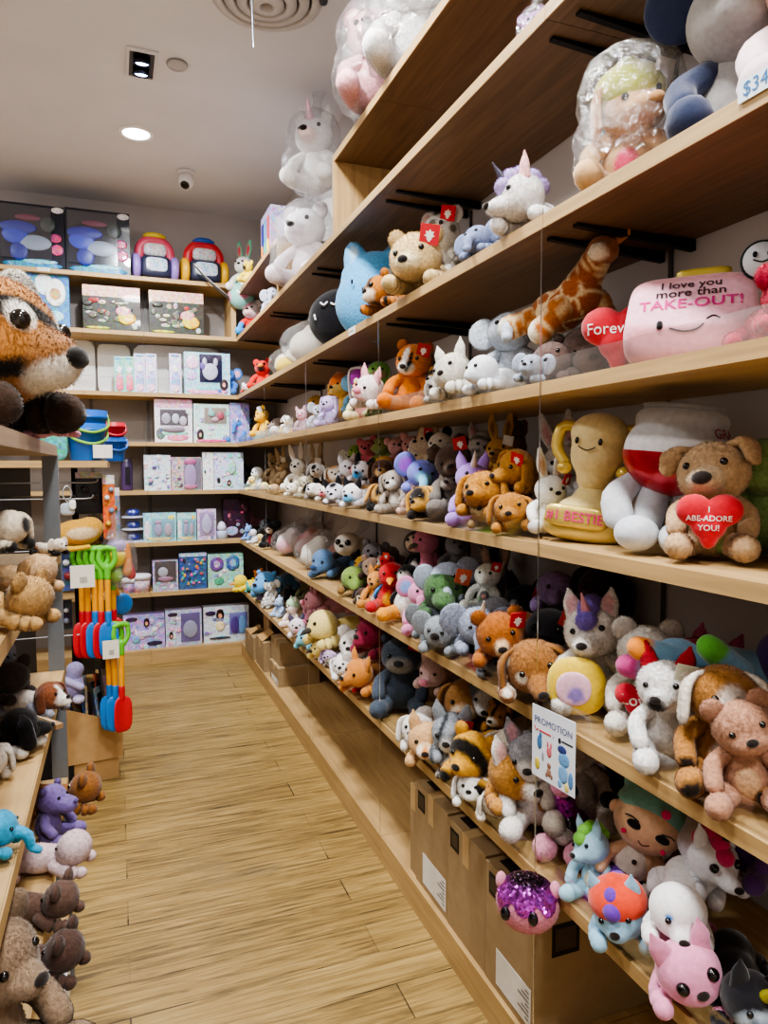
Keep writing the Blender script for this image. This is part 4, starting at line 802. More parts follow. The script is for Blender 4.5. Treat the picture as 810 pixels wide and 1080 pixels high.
T5(391, .2, .05, .2, 'prone', 45, 'lizard', 'cf9d3c', 'mustard plush dinosaur behind the green crocodile')
T5(388, .07, 0, .13, 'prone', 50, 'dog', '4a3a32', 'small dark brown and tan plush at the shelf edge by the crocodile', c2='e0ccb0')
T5(399, .17, .07, .19, 'prone', 45, 'raccoon', 'c6aa9a', 'beige plush with dark brown paws in the middle of the pile', limbs='4a362c')
T5(396, .06, 0, .17, 'sit', 50, 'fox', 'c98a44', 'orange tan plush with white belly sitting at the very edge', belly=WH)
T5(411, .27, .1, .27, 'prone', 45, 'raccoon', '7b757a', 'grey plush lemur with dark back behind the red bird')
T5(409, .12, .06, .17, 'sit', 50, 'bird', 'c32630', 'red plush parrot with white cheeks, upper of the red birds', c2=WH, head=dict(base='c32630', patch=[(-.1, -.2, 0, .14, WH)]), tagc='d5402f')
T5(408, .07, 0, .22, 'sit', 50, 'bird', 'c2272f', 'red plush macaw with blue wings at the shelf edge', wings='3c8ed0', belly='e0a02c', tail=('8a5a3c', .3))
T5(428, .08, 0, .25, 'sit', 45, 'penguin', 'eef0f2', 'white plush penguin with black back and orange feet', limbs='e39a2e', wings='1d1c20', head='20201f', belly='f4f4f4', hs=.75, facep=[(0, -.2, -.05, .17, 'f0eee8')])
T5(441, .2, .12, .22, 'sit', 45, 'penguin', '1f1c1e', 'black plush toucan with large orange beak behind the white penguin', beak='e8922c', belly=WH, facep=[(0, -.2, 0, .17, 'f0e6d4')], eye=.03)
T5(455, .2, .12, .22, 'sit', 45, 'bird', 'd98ba4', 'pink plush flamingo with grey bill in the middle of the pile', beak='6e7466', neck=.12)
T5(446, .07, 0, .2, 'sit', 45, 'elephant', 'd487ac', 'pink plush elephant with blue inner ears at the shelf edge', c3='8aa6e0', trunk=1, pads='d487ac', mat='velour')
T5(461, .31, .15, .26, 'sit', 40, 'lion', '8f6a44', 'brown plush lion with red tag in the shaded back row', tagc='8c2430', mane='6a4a2c')
T5(480, .25, .15, .26, 'sit', 50, 'rhino', '8d8f93', 'grey plush rhino with open mouth and red tag', tagc='b02a36', ml=.18, horn=None, c2='8d8f93', ears='point')
T5(517, .25, .11, .26, 'prone', 75, 'rhino', dict(base='6a686a', stripe=('504e50', 30, 1, .3)), 'dark grey ridged plush armadillo lying near the back', ears='long', c3='e0b9a6', tail=('e0d4bc', .3), ml=.22)
T5(532, .33, .22, .2, 'sit', 30, 'cat', '2a2626', 'black plush with a curved cream tail near the wall', tail=('b9a88c', .35))
T5(487, .15, .11, .24, 'prone', 55, 'elephant', 'a9b4c6', 'pale blue grey plush elephant with big ears behind the crocodile')
T5(473, .12, .08, .3, 'prone', 60, 'lizard', dict(base='4d6e44', spot=('2f4a30', 14, .06)), 'dark green plush crocodile with a salmon tag lying across the pile', belly='c6cf9a', tagc='e0694a')
T5(462, .07, 0, .2, 'prone', 55, 'elephant', '7d8288', 'grey plush elephant lying at the shelf edge, leftmost of three', c2='8d9298')
T5(479, .07, 0, .22, 'prone', 55, 'koala', '8f959c', 'grey plush koala lying at the shelf edge with raised foot')
T5(505, .08, .02, .24, 'prone', 55, 'elephant', '99a2b6', 'fluffy blue grey plush elephant with small white tusk', horn='efe6d4', fl=.04)
T5(513, .15, .12, .17, 'sit', 50, 'lizard', 'dfe3da', 'small white and green plush with a bright red tag', tagc='d02030', belly='5a8f5a')
T5(535, .2, .05, .24, 'prone', 40, 'hippo', '7a7a7e', 'grey plush hippo lying behind the ginger dog', c3='d8a89c', ears='round')
T5(522, .06, 0, .15, 'prone', 50, 'hippo', '6b6c70', 'small dark grey plush lying under the blue grey elephant')
T5(554, .28, .08, .25, 'prone', 60, 'cat', '141316', 'black plush panther with a red tag near the wall', tagc='c02a34')
T5(545, .1, .04, .26, 'prone', 40, 'fox', 'a9642a', 'rusty orange plush fox with a square red tag at the shelf front', ears='round', er=.08, c2='d9b890', tagc='c4282e', ml=.12)
T5(566, .08, 0, .28, 'prone', 75, 'cow', dict(base='9c6b3c', spot=('efe6d8', 9, .05)), 'brown plush fawn with white spots head down at the shelf edge', ml=.2, mw=.09)
T5(596, .27, .04, .28, 'prone', 60, 'dolphin', '201f24', 'black plush orca with red tag in front of the lilac dolphin', tagc='d84a3c', mat='velour')
T5(600, .3, .16, .22, 'prone', 70, 'dolphin', '8a74a4', 'lilac plush dolphin lying high by the wall')
def yellow_disc(t, put, X, hd):
    V, F = softbox(.24, .09, .24, 2.4, 4, (-.12, -.36, .28)); d = put('disc', (V, F), 'e2c23c', fur=0, mt='velour'); V, F = softbox(.14, .02, .14, 2.3, 3, (-.14, -.45, .28)); put('printed_patch', (V, F), dict(base='e6b6c8', patch=[(-.12, -.46, .24, .08, '8a76b8')]), d, None, 0, 'velour')
T5(628, .13, 0, .27, 'sit', 52, 'unicorn', 'e6e0d8', 'white plush unicorn with violet mane hugging a yellow disc', horn='e3a0b4', mane='8872c8', earc='e6e0d8', extra=yellow_disc, fix=1, fl=.03, c3='e7b7bc', hy=-14, hr=-6)
T5(640, .32, .05, .28, 'sit', 45, 'dog', '3a2c28', 'dark brown plush dog behind the white unicorn in the shade')
def love_heart(t, put, X, hd):
    V, F = heartgeo(.19, .3); V = V+np.array((-.08, -.4, .34)); h = put('heart', (V, F), 'c3283a', fur=0, mt='velour'); g = Geo(); wrap_text(g, (V, F), 'Love', .13, 'f0e4e0', (-.08, -1, .36), (1, 0, 0), (0, 0, 1), (0, 1, 0), .004, .01); part('lettering', g, 'velour', h, None, Matrix.Scale(.25, 4))
T5(686, .16, 0, .25, 'sit', 50, 'bear', 'e2dcd2', 'white plush bear with a red heart lettered in white', extra=love_heart, fix=1, c2='eae4da', fl=.03, hp=6, nose='3a2c26', ns=.05)
T5(706, .07, -.0, .22, 'sit', 62, 'dog', 'ece9e6', 'white plush dog with dark muzzle and shiny red ears at the shelf edge', ears='point', earc='b0202e', tagc='d8dcc8', facep=[(0, -.3, -.1, .1, '2a2224')], c2='ece9e6', hy=-30, ml=.12, fl=.03, fix=1)
T5(728, .28, .06, .24, 'prone', 80, 'pig', 'b0607c', 'dusky pink plush pig lying in the shaded back row')
o = plain('E', 745, .17, .03, 45, 'plush_pillow', 'round dark crimson plush pillow behind the white dog'); gput(o, 'body', blob([(0, 0, .1, .11, .08, .1)], 4), '7d1228', 'plush_fur', 1500); lines(o, 'seam', [[(-.1, 0, .1), (-.07, 0, .17), (0, 0, .201), (.07, 0, .17), (.1, 0, .1)]], .003, '5a0c1c')
def rainbow(t, put, X, hd): pass
o = T5(778, .2, .13, .26, 'prone', 130, 'monkey', '6f98b4', 'grey blue plush monster lying on its back with multicoloured feet', mat='velour', limbs='6f98b4', belly='86aec6', head=dict(base='4a3478', patch=[(0, -.2, 0, .13, 'b05aa0')]), legs=False, arms=False)
for (a, b, cc, lb) in (((-.05, -.02, .06), (-.17, -.02, .09), 'e0862c', 'orange-tipped foot'), ((-.05, -.0, .02), (-.19, .02, .035), 'c84a8c', 'pink-tipped foot'), ((-.03, .03, .0), (-.15, .05, -.03), '8ac83c', 'lime-tipped foot'), ((0, -.06, .07), (-.05, -.07, .12), '5aa83c', 'green-tipped foot')):
    g = Geo(); M3 = Matrix.Rotation(math.radians(-85), 3, 'Z'); a = M3@Vector(a); b = M3@Vector(b); V, F = limb([tuple(a), tuple((a+b)/2), tuple(b)], [.028, .026, .024]); g.add(V, F, colour(V, dict(base='6f98b4', patch=[(*b, .036, cc)]))); part('leg', g, 'velour', o, lb)
T5(768, .09, 0, .24, 'sit', 50, 'dog', 'b07c42', 'brown plush dog with white face sitting at the shelf edge', c2='ece4da', facep=[(0, -.2, -.05, (.13, .2, .2), 'ece4da')], pads='2c201a', earc='e6ddd0', belly='ece4da', fl=.03, hy=12, ml=.14, mw=.08, fix=1)
T5(802, .07, 0, .2, 'sit', 48, 'monkey', 'b98a70', 'pinkish tan plush monkey at the right edge of the fifth shelf', belly='e0b890')
# ---- lowest shelf
T6 = lambda *a, **k: toy('F', *a, **k)
T6(263, .04, 0, .24, 'prone', -20, 'duck', 'ecd23c', 'bright yellow plush duck lying across the corner with orange bill', mat='plush_fur', limbs='ecd23c', arms=True, hp=4)
T6(266, .06, 0, .13, 'prone', 45, 'fox', '58b0a8', 'teal plush lying beneath the yellow duck')
T6(274, .12, .02, .16, 'sit', 45, 'tiger', 'dc7a34', 'orange plush with a red shirt beside the big blue plush', belly='c8302c')
T6(296, .2, .03, .36, 'prone', 45, 'hippo', '5f9cd0', 'large cornflower blue plush lying in the far corner', mat='velour')
T6(277, .06, 0, .11, 'prone', 45, 'dog', '8d84a0', 'small violet grey plush at the far lowest shelf edge')
T6(287, .08, .04, .15, 'sit', 45, 'mouse', 'd8d4ce', 'white plush mouse sitting in the far lowest pile')
T6(283, .05, 0, .1, 'prone', 45, 'mouse', 'c6c4c4', 'tiny pale grey plush at the far lowest shelf edge')
T6(295, .06, 0, .14, 'sit', 45, 'bear', 'a9bede', 'pale blue plush bear by the white mouse')
T6(318, .26, .05, .26, 'prone', 40, 'cat', '151417', 'black plush cat lying behind the pale blue bear')
T6(327, .26, .07, .2, 'sit', 40, 'lizard', '6b6a48', 'olive plush lizard with red cap in the shaded back', hat='8c2c30')
T6(309, .07, 0, .18, 'sit', 50, 'cat', 'ecdcd4', 'white plush cat with green hood and pink belly at the shelf edge', belly='e0848c', hat='b8d8b4')
T6(319, .07, 0, .2, 'prone', 50, 'cat', 'efe4ea', 'white and pink plush cat with grey ear beside the turquoise plush', c2='eeb0c4', earc='5a5468')
T6(330, .12, .06, .13, 'prone', 45, 'pig', 'd98aa8', 'rose pink plush piglet on the pile beside the yellow seal')
T6(329, .06, 0, .2, 'prone', 60, 'dolphin', '7cc0d8', 'turquoise plush dolphin head down over the shelf edge', mat='velour')
T6(356, .25, .12, .28, 'prone', 10, 'pig', 'c98a94', 'dusty rose plush lying behind the yellow seal', mat='velour')
T6(362, .14, .08, .34, 'prone', 15, 'seal', 'e8d488', 'large pale yellow plush seal lying on its belly', ml=.06, arms=True, mat='velour', beak='3a3630')
T6(343, .06, 0, .18, 'prone', 45, 'seal', 'e6cf80', 'smaller pale yellow plush seal beneath the large one', ml=.06, mat='velour', beak='3a3630')
T6(353, .07, 0, .14, 'prone', 45, 'bunny', 'c9b4d8', 'lilac plush bunny lying beside the smaller yellow seal', ears='lop')
T6(350, .05, 0, .1, 'prone', 45, 'raccoon', '8c8074', 'small grey brown plush at the shelf edge under the lilac bunny')
T6(366, .06, 0, .2, 'prone', 50, 'bunny', 'f0eeec', 'white plush bunny with a pink bow at the shelf edge', tagc='ecebe6', ears='lop')
T6(383, .16, .05, .3, 'prone', 50, 'bear', 'eeeae6', 'large fluffy white plush bear lying on its belly with paper tag', fl=.04, tagc='f0d8d4')
T6(378, .05, 0, .15, 'prone', 50, 'sheep', 'ead6d6', 'white and pink plush lamb at the edge with a paper tag', limbs='d84a54', tagc='efece8')
T6(412, .18, .16, .3, 'prone', 20, 'bear', '8c2a44', 'burgundy plush bear lying on top of the ginger camel', pads='8c2a44', mat='plush_fur')
T6(389, .07, .03, .26, 'prone', 60, 'horse', 'c8813a', 'ginger plush camel with its leg hanging over the edge', mat='velour')
def gface(t, put, X, hd): pass
T6(424, .12, 0, .33, 'sit', 60, 'gorilla', '46505e', 'slate blue plush gorilla with grey face and red tag', c2='8a8680', tagc='c5282c', fat=1.15, nose='2a2a2c', ns=.05, fl=.03)
T6(478, .27, .12, .27, 'prone', 55, 'pig', 'c9aaa4', 'pinkish grey plush pig in the second row beside the gorilla', c2='d8b0b4', ml=.12)
T6(497, .2, .1, .3, 'prone', 55, 'cow', 'a97c4a', 'tan plush deer with orange nose lying above the shiba', c2='e6d4bc', nose='d0812c', ns=.06)
T6(447, .07, 0, .22, 'prone', 55, 'sheep', 'e8e4de', 'white plush lamb with black eyes at the shelf edge beside the gorilla', ml=.14)
T6(465, .07, .0, .25, 'prone', 50, 'husky', 'd2a878', 'tan and cream plush shiba with orange muzzle', c2='efe4d4', nose='2a1c14', facep=[(0, -.3, -.05, (.07, .2, .07), 'dc8a34')])
T6(527, .27, .14, .28, 'prone', 45, 'husky', '6b7078', 'grey and white plush husky in the second row above the tabby', c2='e6e4e2', facep=[(0, -.2, .0, (.16, .2, .2), 'dddcdc')])
T6(486, .1, .05, .27, 'prone', 60, 'cat', dict(base='9aa0a8', stripe=('3c4046', 34, 0, .35)), 'grey striped plush tabby cat with red tag and ringed tail', c2='ecebe8', tagc='c22a2e', tail=(dict(base='7c7f84', stripe=('2f3236', 60, 1, .4)), .4))
T6(482, .06, 0, .15, 'prone', 50, 'cat', dict(base='b9b2a8', stripe=('5c564e', 40, 0, .3)), 'small grey brown plush cat at the edge below the tabby')
T6(545, .27, .12, .24, 'prone', 45, 'tiger', dict(base='c98d38', stripe=('1d1712', 26, 0, .3)), 'orange plush tiger with white face in the second row', c2='efe8dc')
T6(513, .1, .04, .28, 'prone', 40, 'tiger', dict(base='d8a23c', stripe=('17130f', 14, 1, .3)), 'golden plush tiger with broad black stripes lying face down', belly='efe8dc', mat='plush_fur')
T6(551, .2, .05, .3, 'prone', 50, 'dog', 'ddd2c2', 'cream plush dog with black nose behind the corgi', ml=.16)
T6(505, .05, 0, .18, 'prone', 55, 'sheep', 'ecebe6', 'white plush lying low at the edge beneath the golden tiger')
T6(541, .09, .06, .29, 'prone', 65, 'fox', 'c58f4a', 'sandy plush corgi with pointed white ear and white muzzle', c2='efe8de', earc='e8e0d4', c3='edc0b8', fl=.035, ml=.14)
T6(522, .05, 0, .17, 'prone', 55, 'dog', 'e6dfd0', 'cream white plush dog lying at the edge below the corgi')
T6(572, .1, .02, .28, 'sit', 60, 'cat', '9c9ba0', 'grey and white plush cat sitting in front of the price lip', c2='efebe6', c3='d9a8b4', facep=[(0, -.24, -.06, (.2, .14, .13), 'efebe6')], belly='efebe6', body='e6e2dc', limbs='e9e5df', fl=.03, hy=-15)
T6(614, .17, .06, .28, 'sit', 50, 'bear', 'b7a99c', 'taupe plush bear behind the promotion sign')
def sequin_toy(px, dx, dz, label, ball):
    o = plain('F', px, dx, dz, 50, 'sequin_plush', label)
    if ball:
        V, F = blob([(0, 0, .06, .07, .062, .062)], 5); z = V[:, 2]+.012*np.sin(np.arctan2(V[:, 1], V[:, 0])*7); lo = z < .072
        gput(o, 'face', (V, F), 'd98aa0', 'plush_fur', 2500)
        g = Geo().add(V*np.array((1.03, 1.03, 1))+np.array((0, 0, .002)), [f for f in F if not all(lo[i] for i in f)], colour(V, dict(base='c050c8', grad=('201420', 2, .085, .115)))); part('sequin_top', g, 'sequins', o)
        for s in (-1, 1): gput(o, 'eye', blob([(s*.03-.01, -.06, .062, .011, .008, .016)], 3), '15101a', 'gloss'); gput(o, 'ear', blob([(s*.06, .0, .1, .012, .015, .02)], 3), 'd98aa0')
    else:
        gput(o, 'body', blob([(0, .02, .06, .055, .06, .055)], 4), dict(base='c23ab8', spot=('3a1438', 9, .022)), 'sequins'); gput(o, 'neck', limb([(0, -.01, .09), (0, -.03, .14), (-.005, -.045, .18)], [.035, .024, .02]), dict(base='b436b0', spot=('3a1438', 6, .015)), 'sequins')
        h = gput(o, 'head', blob([(-.005, -.06, .19, .028, .035, .024)], 3), 'd98aa8', 'plush_fur', 400); gput(o, 'foot', blob([(.035, -.07, .03, .035, .04, .03)], 3), 'dd9aae', 'plush_fur', 400); gput(o, 'foot', blob([(-.045, -.06, .03, .03, .04, .03)], 3), 'dd9aae', 'plush_fur', 400)
        gput(o, 'eye', blob([(.012, -.042, .085, .016, .012, .022)], 3), '15101a', 'gloss'); gput(o, 'horn', limb([(-.005, -.045, .21), (-.004, -.04, .235)], [.009, .006]), 'd98aa8', par=h)
sequin_toy(561, -.062, -.085, 'pink plush cupcake ball with purple sequins tipping over the edge', True)
sequin_toy(602, .12, 0, 'purple sequinned plush giraffe with pink feet', False)
toy('F', 634, .22, .12, .2, 'sit', 45, 'mouse', '201a1c', 'black plush with round ears in a red and white striped dress', er=.14, ears='round', body=dict(base='efe8e8', stripe=('a8202c', 30, 2, .5)), c2='c9a48c', hat='8a1c24')
def doll():
    o = plain('F', 668, .12, .07, 45, 'plush_doll', 'plush doll with mint hood, winking lashes and pink heart cheeks', rx=-10, ry=22); S = .23
    hg = blob([(0, 0, .14, .088, .075, .078)], 5); h = gput(o, 'head', hg, 'dcb48e')
    V, F = blob([(0, .012, .155, .093, .08, .08), (.03, .02, .235, .02, .02, .035), (-.075, .02, .215, .02, .02, .03)], 5, .1, (0, .01, .155)); k = (V[:, 2] < .16) & (V[:, 1] < .03); g = Geo().add(V, [f for f in F if not any(k[i] for i in f)], '7fb8a6'); hd = part('hood', g, 'velour', h)
    gput(o, 'hood_emblem', blob([(.02, -.071, .195, .012, .006, .012)], 3), 'd8406c', par=hd)
    for s in (-1, 1): gput(o, 'eye', blob([(s*.035, -.069, .135, .019, .008, .011)], 3), '17120f', par=h); lines(o, 'lash', [[(s*.03, -.075, .148), (s*.05, -.068, .15), (s*.062, -.06, .145)]], .0018, '17120f', h); gput(o, 'cheek', blob([(s*.05, -.06, .105, .007, .004, .007)], 2), 'd43a5c', par=h); gput(o, 'ear', blob([(s*.088, -.005, .135, .014, .01, .018)], 2), 'dcb48e', par=h)
    lines(o, 'smile', [[(-.012, -.0755, .105), (0, -.0765, .1), (.014, -.075, .107)]], .0016, '5a2a20', h)
    gput(o, 'body', blob([(.02, .0, .03, .045, .035, .05), (.03, 0, -.02, .04, .033, .04)], 4), dict(base='dcb48e', patch=[(.03, 0, -.02, (.08, .08, .035), '1a2226'), (-.01, -.03, .05, .022, '8a9aa6')]))
    for s in (-1, 1): gput(o, 'arm', limb([(.02+s*.035, 0, .06), (.02+s*.075, -.02, .03), (.02+s*.08, -.04, -.01)], [.018, .017, .016]), 'dcb48e'); gput(o, 'leg', limb([(.03+s*.02, 0, -.04), (.04+s*.025, -.03, -.07), (.05+s*.03, -.06, -.08)], [.02, .018, .017]), 'dcb48e')
doll(); bpy.data.objects['plush_doll'].scale = (.85,)*3
T6(638, .07, 0, .17, 'sit', 45, 'horse', '9ec6d8', 'pale blue plush pony with rainbow bib at the shelf edge', mat='velour', belly='e8d8a8', mane='7ac04a', ml=.12)
T6(664, .06, 0, .22, 'prone', 60, 'horse', '8fb8d0', 'blue plush pony with red and purple mane lying on its side', mat='velour', hat='d8482c', mane='6a3aa8', body='6a3aa8', ml=.08)
T6(730, .09, .08, .21, 'prone', 45, 'horse', 'ebe8e8', 'white plush unicorn kitten with blue and yellow marks lying on the pink cat', mat='velour', ears=None, facep=[(-.12, -.2, .06, .045, '2f7ac8')], ml=.12, belly='d890b4')
o = T6(734, .06, 0, .23, 'prone', 40, 'cat', 'dd8fb0', 'pink plush cat with large black eyes at the bottom of the photo', mat='velour', eye=.05, ml=.04, c2='dd8fb0')
T6(752, .2, .12, .2, 'prone', 60, 'horse', 'd8d8dc', 'white plush unicorn with black eye lying near the upper board', mat='velour', mane='c9406c', ml=.18, eye=.045, facep=[(.1, -.05, -.2, .06, '3c8ccc')])
T6(794, .1, 0, .2, 'prone', 40, 'horse', dict(base='19171c'), 'black plush unicorn with pastel rainbow face', mat='velour', head=dict(base='19171c', patch=[(0, -.25, -.08, (.25, .2, .18), 'a8b4c0'), (.1, -.25, -.1, (.12, .2, .12), 'c49aac')]), horn='a8a030', ml=.14, c2='19171c')
T6(690, .2, .02, .2, 'prone', 40, 'seal', 'd8ccc0', 'pale plush lying under the doll on the lowest shelf', mat='velour')
T6(800, .25, .14, .28, 'sit', 40, 'horse', '5c3a7c', 'violet plush unicorn with lime horn at the right edge', horn='a8b83c', mat='velour')
T6(655, .3, .1, .28, 'sit', 40, 'dog', '2c2628', 'dark plush dog behind the mint hooded doll')
# ---- sign, price cards
def sign():
    p = at(583, 790, 0, XF-.02); o = thing('promotion_sign', 'white paper promotion sign with small coloured plush pictures hanging at the seam', 'sign', p, rz(6)); w, h = .105/2*1.35, .082
    part('sheet', Geo().box((-w, 0, -h), (w, .0015, h), 'dfe4ec'), 'paper', o); g = Geo(); U, Vv = (1, 0, 0), (0, 0, 1)
    flat_text(g, 'PROMOTION', .021, '2c3a78', (0, -.0008, .05), U, Vv, bold=0); flat_text(g, 'x', .009, '2c3040', (0.002, -.0008, .027), U, Vv)
    part('lettering', g, 'paper', o); g = Geo()
    def bl(x, z, rx, rz_, c): V, F = blob([(x, 0, z, rx, .0012, rz_)], 2); g.add(V, F, c)
    for x, z, rx, r, c in ((-.045, .0, .009, .017, '4a78a8'), (-.042, .016, .005, .008, '3c6a98'), (-.012, -.012, .009, .013, 'c86a74'), (-.017, .004, .003, .008, 'c86a74'), (-.006, .004, .003, .008, 'c86a74'), (-.033, -.028, .004, .012, '9aa0a8'), (-.052, -.052, .009, .014, 'c9b84a'), (-.056, -.044, .004, .006, 'c9b84a'), (-.012, -.058, .008, .011, '9a7464'), (-.012, -.043, .007, .007, '8a6454'), (-.02, -.066, .004, .006, '8a6454'), (-.003, -.066, .004, .006, '8a6454'), (.036, -.012, .018, .018, '6a9ccc'), (.03, .008, .015, .01, '34407c'), (.034, -.044, .016, .022, '78a8d4'), (.058, -.05, .008, .02, '5a88b8'), (.024, -.068, .007, .01, '78a8d4'), (.046, -.07, .007, .01, 'd8c878'), (.04, -.012, .004, .006, '20304c'), (.022, .026, .005, .007, '22242c')): bl(x, z, rx, r, c)
    for x0, x1, c in ((-.045, -.008, 'b8404c'), (.03, .062, '30343c')): V, F = limb([(x0, -.0002, .027), (x1, -.0002, .027)], [.0022]*2, .3, 6, 4); g.add(V, F, c)
    V, F = limb([(-.062, -.0004, .034), (-.057, -.0004, .026), (-.05, -.0004, .03)], [.0012]*3, 1, 5, 8); g.add(V, F, 'b8404c'); part('small_pictures', g, 'paper', o)
sign()
p = at(797, 88, 0, XF-.004); o = thing('price_card', 'white price card reading $34 on the second shelf edge', 'price card', p, rz(0)); part('card', Geo().box((-.032, 0, -.016), (.032, .002, .016), 'd9e2ec'), 'paper', o); g = Geo(); flat_text(g, '$34', .03, '2c6a9c', (0, -.0008, 0), (1, 0, 0), (0, 0, 1), bold=.0); part('lettering', g, 'paper', o)
p = at(371, 349, 0, XF-.004); o = thing('price_card', 'small blank white price card on the second shelf edge below the black pillow', 'price card', p, rz(0)); part('card', Geo().box((-.04, 0, -.015), (.04, .002, .015), 'e4e2de'), 'paper', o); g = Geo(); V, F = limb([(-.025, -.0006, 0), (.02, -.0006, 0)], [.0025]*2, .3, 6, 4); part('printed_line', g.add(V, F, '8a8a92'), 'paper', o)
# ------------------------------------------------------------------ left gondola beside the camera
LX = -.15; LT = dict(a=1.56, b=1.265, c=.93, d=.62, e=.3); GY0, GY1 = .35, 2.16
t = thing('shelving_gondola', 'grey metal gondola with wooden shelves close on the left, tiger on top', 'shelf', (LX-.2, 1.25, 0))
def PL(nm, a, b, mat, col='ffffff', par=None, lab=None):
    o = part(nm, Geo().box(a, b, col), mat, par or t, lab, Matrix.Translation((LX and -(LX-.2), -1.25, 0)) if (par or t) is t else None); return o
XT = Matrix.Translation((-(LX-.2), -1.25, 0))
for k, z in LT.items():
    s = part('shelf', Geo().box((LX-.40, GY0, z-.028), (LX-.003, GY1-.01, z)), 'oak_dull' if k == 'a' else 'oak_long', t, None, XT)
    part('edge_band', Geo().box((LX-.0025, GY0, z-.028), (LX, GY1-.01, z)), 'oak_dull' if k == 'a' else 'oak_long', s, None, XT)
part('plinth', Geo().box((LX-.40, GY0, 0), (LX-.01, GY1-.01, .12)), 'dark_metal', t, None, XT)
for x in (LX-.04, LX-.40): part('upright', Geo().box((x, GY1-.008, 0), (x+.04, GY1+.022, 1.535), '6d7277'), 'plastic_toy', t, None, XT)
part('back_panel', Geo().box((LX-.425, GY0, .12), (LX-.405, GY1, 1.53), '2c2a2b'), 'dark_metal', t, None, XT)
def lat(px, py, z): return at(px, py, 2, z)
def ltoy(lv, px, py, zc, S, pose, t, sp, c, label, **k):
    """zc = height of the toy's middle; stands on shelf lv"""
    d = dict(PS[sp]); d.update(k); p = lat(px, py, zc)
    if d.get('tail') and d['tail'][0] == '': d['tail'] = (c, d['tail'][1])
    if d.get('trunk') == 1: d['c2'] = d.get('c2', c if isinstance(c, str) else c['base'])
    dz = d.pop('dz', 0); rx = d.pop('rx', 0); ry = d.pop('ry', 0); a = math.radians(90-t)
    back = d.pop('back', 0); p.x -= back; ha = d.pop('headat', 0)
    if ha: p.x -= math.sin(a)*.36*S; p.y += math.cos(a)*.36*S
    if rx or ry: d['rot'] = (math.radians(rx), math.radians(ry), a)
    d.setdefault('group', 'plush toys on the left gondola')
    o = critter(sp, label, (p.x, p.y, LT[lv]+dz), a, S, pose, c, **d); settle(o, LT[lv]+dz, None, (-9, 9)); return o
TG = dict(base='a8713a', stripe=('17120e', 31, 2, .33))
ltoy('a', -8, 352, 1.75, .54, 'prone', 26, 'tiger', dict(base='4a3626', stripe=('17120e', 15, 1, .3)), 'big brown striped plush tiger with white snout on the top left shelf', head=TG, c2='8d6038', ml=.1, mw=.12, mh=.1, eye=.035, eyec='1a1410', earc='e4ded4', c3='f0ece4', fl=.02, sub=5, nose='15110f', ns=.045, limbs='3a2a20', facep=[(0, -.3, -.14, (.16, .2, .09), 'e9e2d6'), (0, -.37, -.09, (.1, .1, .08), 'e9e2d6'), (-.12, -.19, .07, .06, 'efe8dc'), (.12, -.19, .07, .06, 'efe8dc')], er=.1, headat=1)
ltoy('a', 52, 450, 1.585, .1, 'prone', 30, 'bunny', 'e6a6bc', 'small pink and white plush lying at the top left shelf end', c2='f4eef0')
ltoy('b', 14, 585, 1.34, 0.14, 'prone', 30, 'dog', 'c2a078', 'fluffy beige plush dog with its rump to the aisle on the second left shelf', earc='a8845a', fl=.035, hy=180)
ltoy('b', -6, 610, 1.34, 0.14, 'prone', 20, 'bear', 'b8925e', 'tan fluffy plush cut by the left edge of the photo', fl=.035, hy=170)
ltoy('b', 16, 548, 1.41, 0.133, 'prone', 25, 'dog', dict(base='d8cab4', spot=('1d1a19', 2, .12)), 'cream plush dog with a dark patch behind the beige dog', dz=.09, hy=150, back=.05)
ltoy('b', 52, 572, 1.30, 0.084, 'prone', 35, 'mouse', dict(base='d9cdbd', spot=('9a5a34', 3, .16)), 'small brown and white plush guinea pig with a black foot by the post', limbs='1b191a')
ltoy('c', 16, 705, 1.03, 0.173, 'prone', 30, 'bear', '3a3230', 'dark grey brown plush bear lying on the middle left shelf', c2='4c4441', hy=160, back=.06, dz=.03)
ltoy('c', 30, 722, 1.0, 0.144, 'prone', 30, 'dog', 'e0d8d0', 'beagle plush with russet head and white muzzle on the middle left shelf', head='7d4a30', earc='6a3c26', c2='ece6de', ml=.18, limbs='8a8c98', facep=[(0, -.2, .1, (.05, .2, .12), 'ece6de')])
ltoy('c', 50, 690, 1.05, 0.115, 'sit', 30, 'elephant', '70788a', 'small grey blue plush elephant behind the beagle by the post', back=.1, dz=.04)
ltoy('c', -10, 758, 1.0, 0.166, 'prone', 25, 'dog', '161416', 'black plush dog with a white paw on the middle left shelf', c2='1b191a', feet='e9e6e0', hy=40)
ltoy('c', -46, 790, 1.0, 0.144, 'prone', 20, 'dog', 'd8d0c4', 'cream plush dog cut by the left edge beside the black dog', hy=120)
ltoy('c', -34, 880, .97, 0.115, 'prone', 10, 'elephant', '2f98c0', 'turquoise plush with one paw showing at the left edge', ears=None)
ltoy('d', 62, 815, .72, 0.18, 'prone', 15, 'bear', '8a5a2e', 'chestnut plush bear with legs sticking into the aisle beside the bin', hy=180, hp=0, c2='8a5a2e')
ltoy('d', 52, 852, .70, 0.15, 'sit', 30, 'hippo', '74629a', 'violet plush sitting below the chestnut bear on the lower left shelf', ears='round', nose='5c4a80')
ltoy('d', 48, 888, .69, 0.165, 'prone', 15, 'bunny', 'cdb6b8', 'pale pink plush bunny with a foot stretched into the aisle', ears=None, hy=180)
ltoy('d', 34, 932, .70, 0.15, 'prone', 20, 'bear', '5c463c', 'cocoa brown plush lying under the pale pink foot', hy=180)
ltoy('d', 34, 985, .70, 0.15, 'prone', 20, 'bear', '4c3830', 'darker brown plush lying between the cocoa and taupe ones', hy=180)
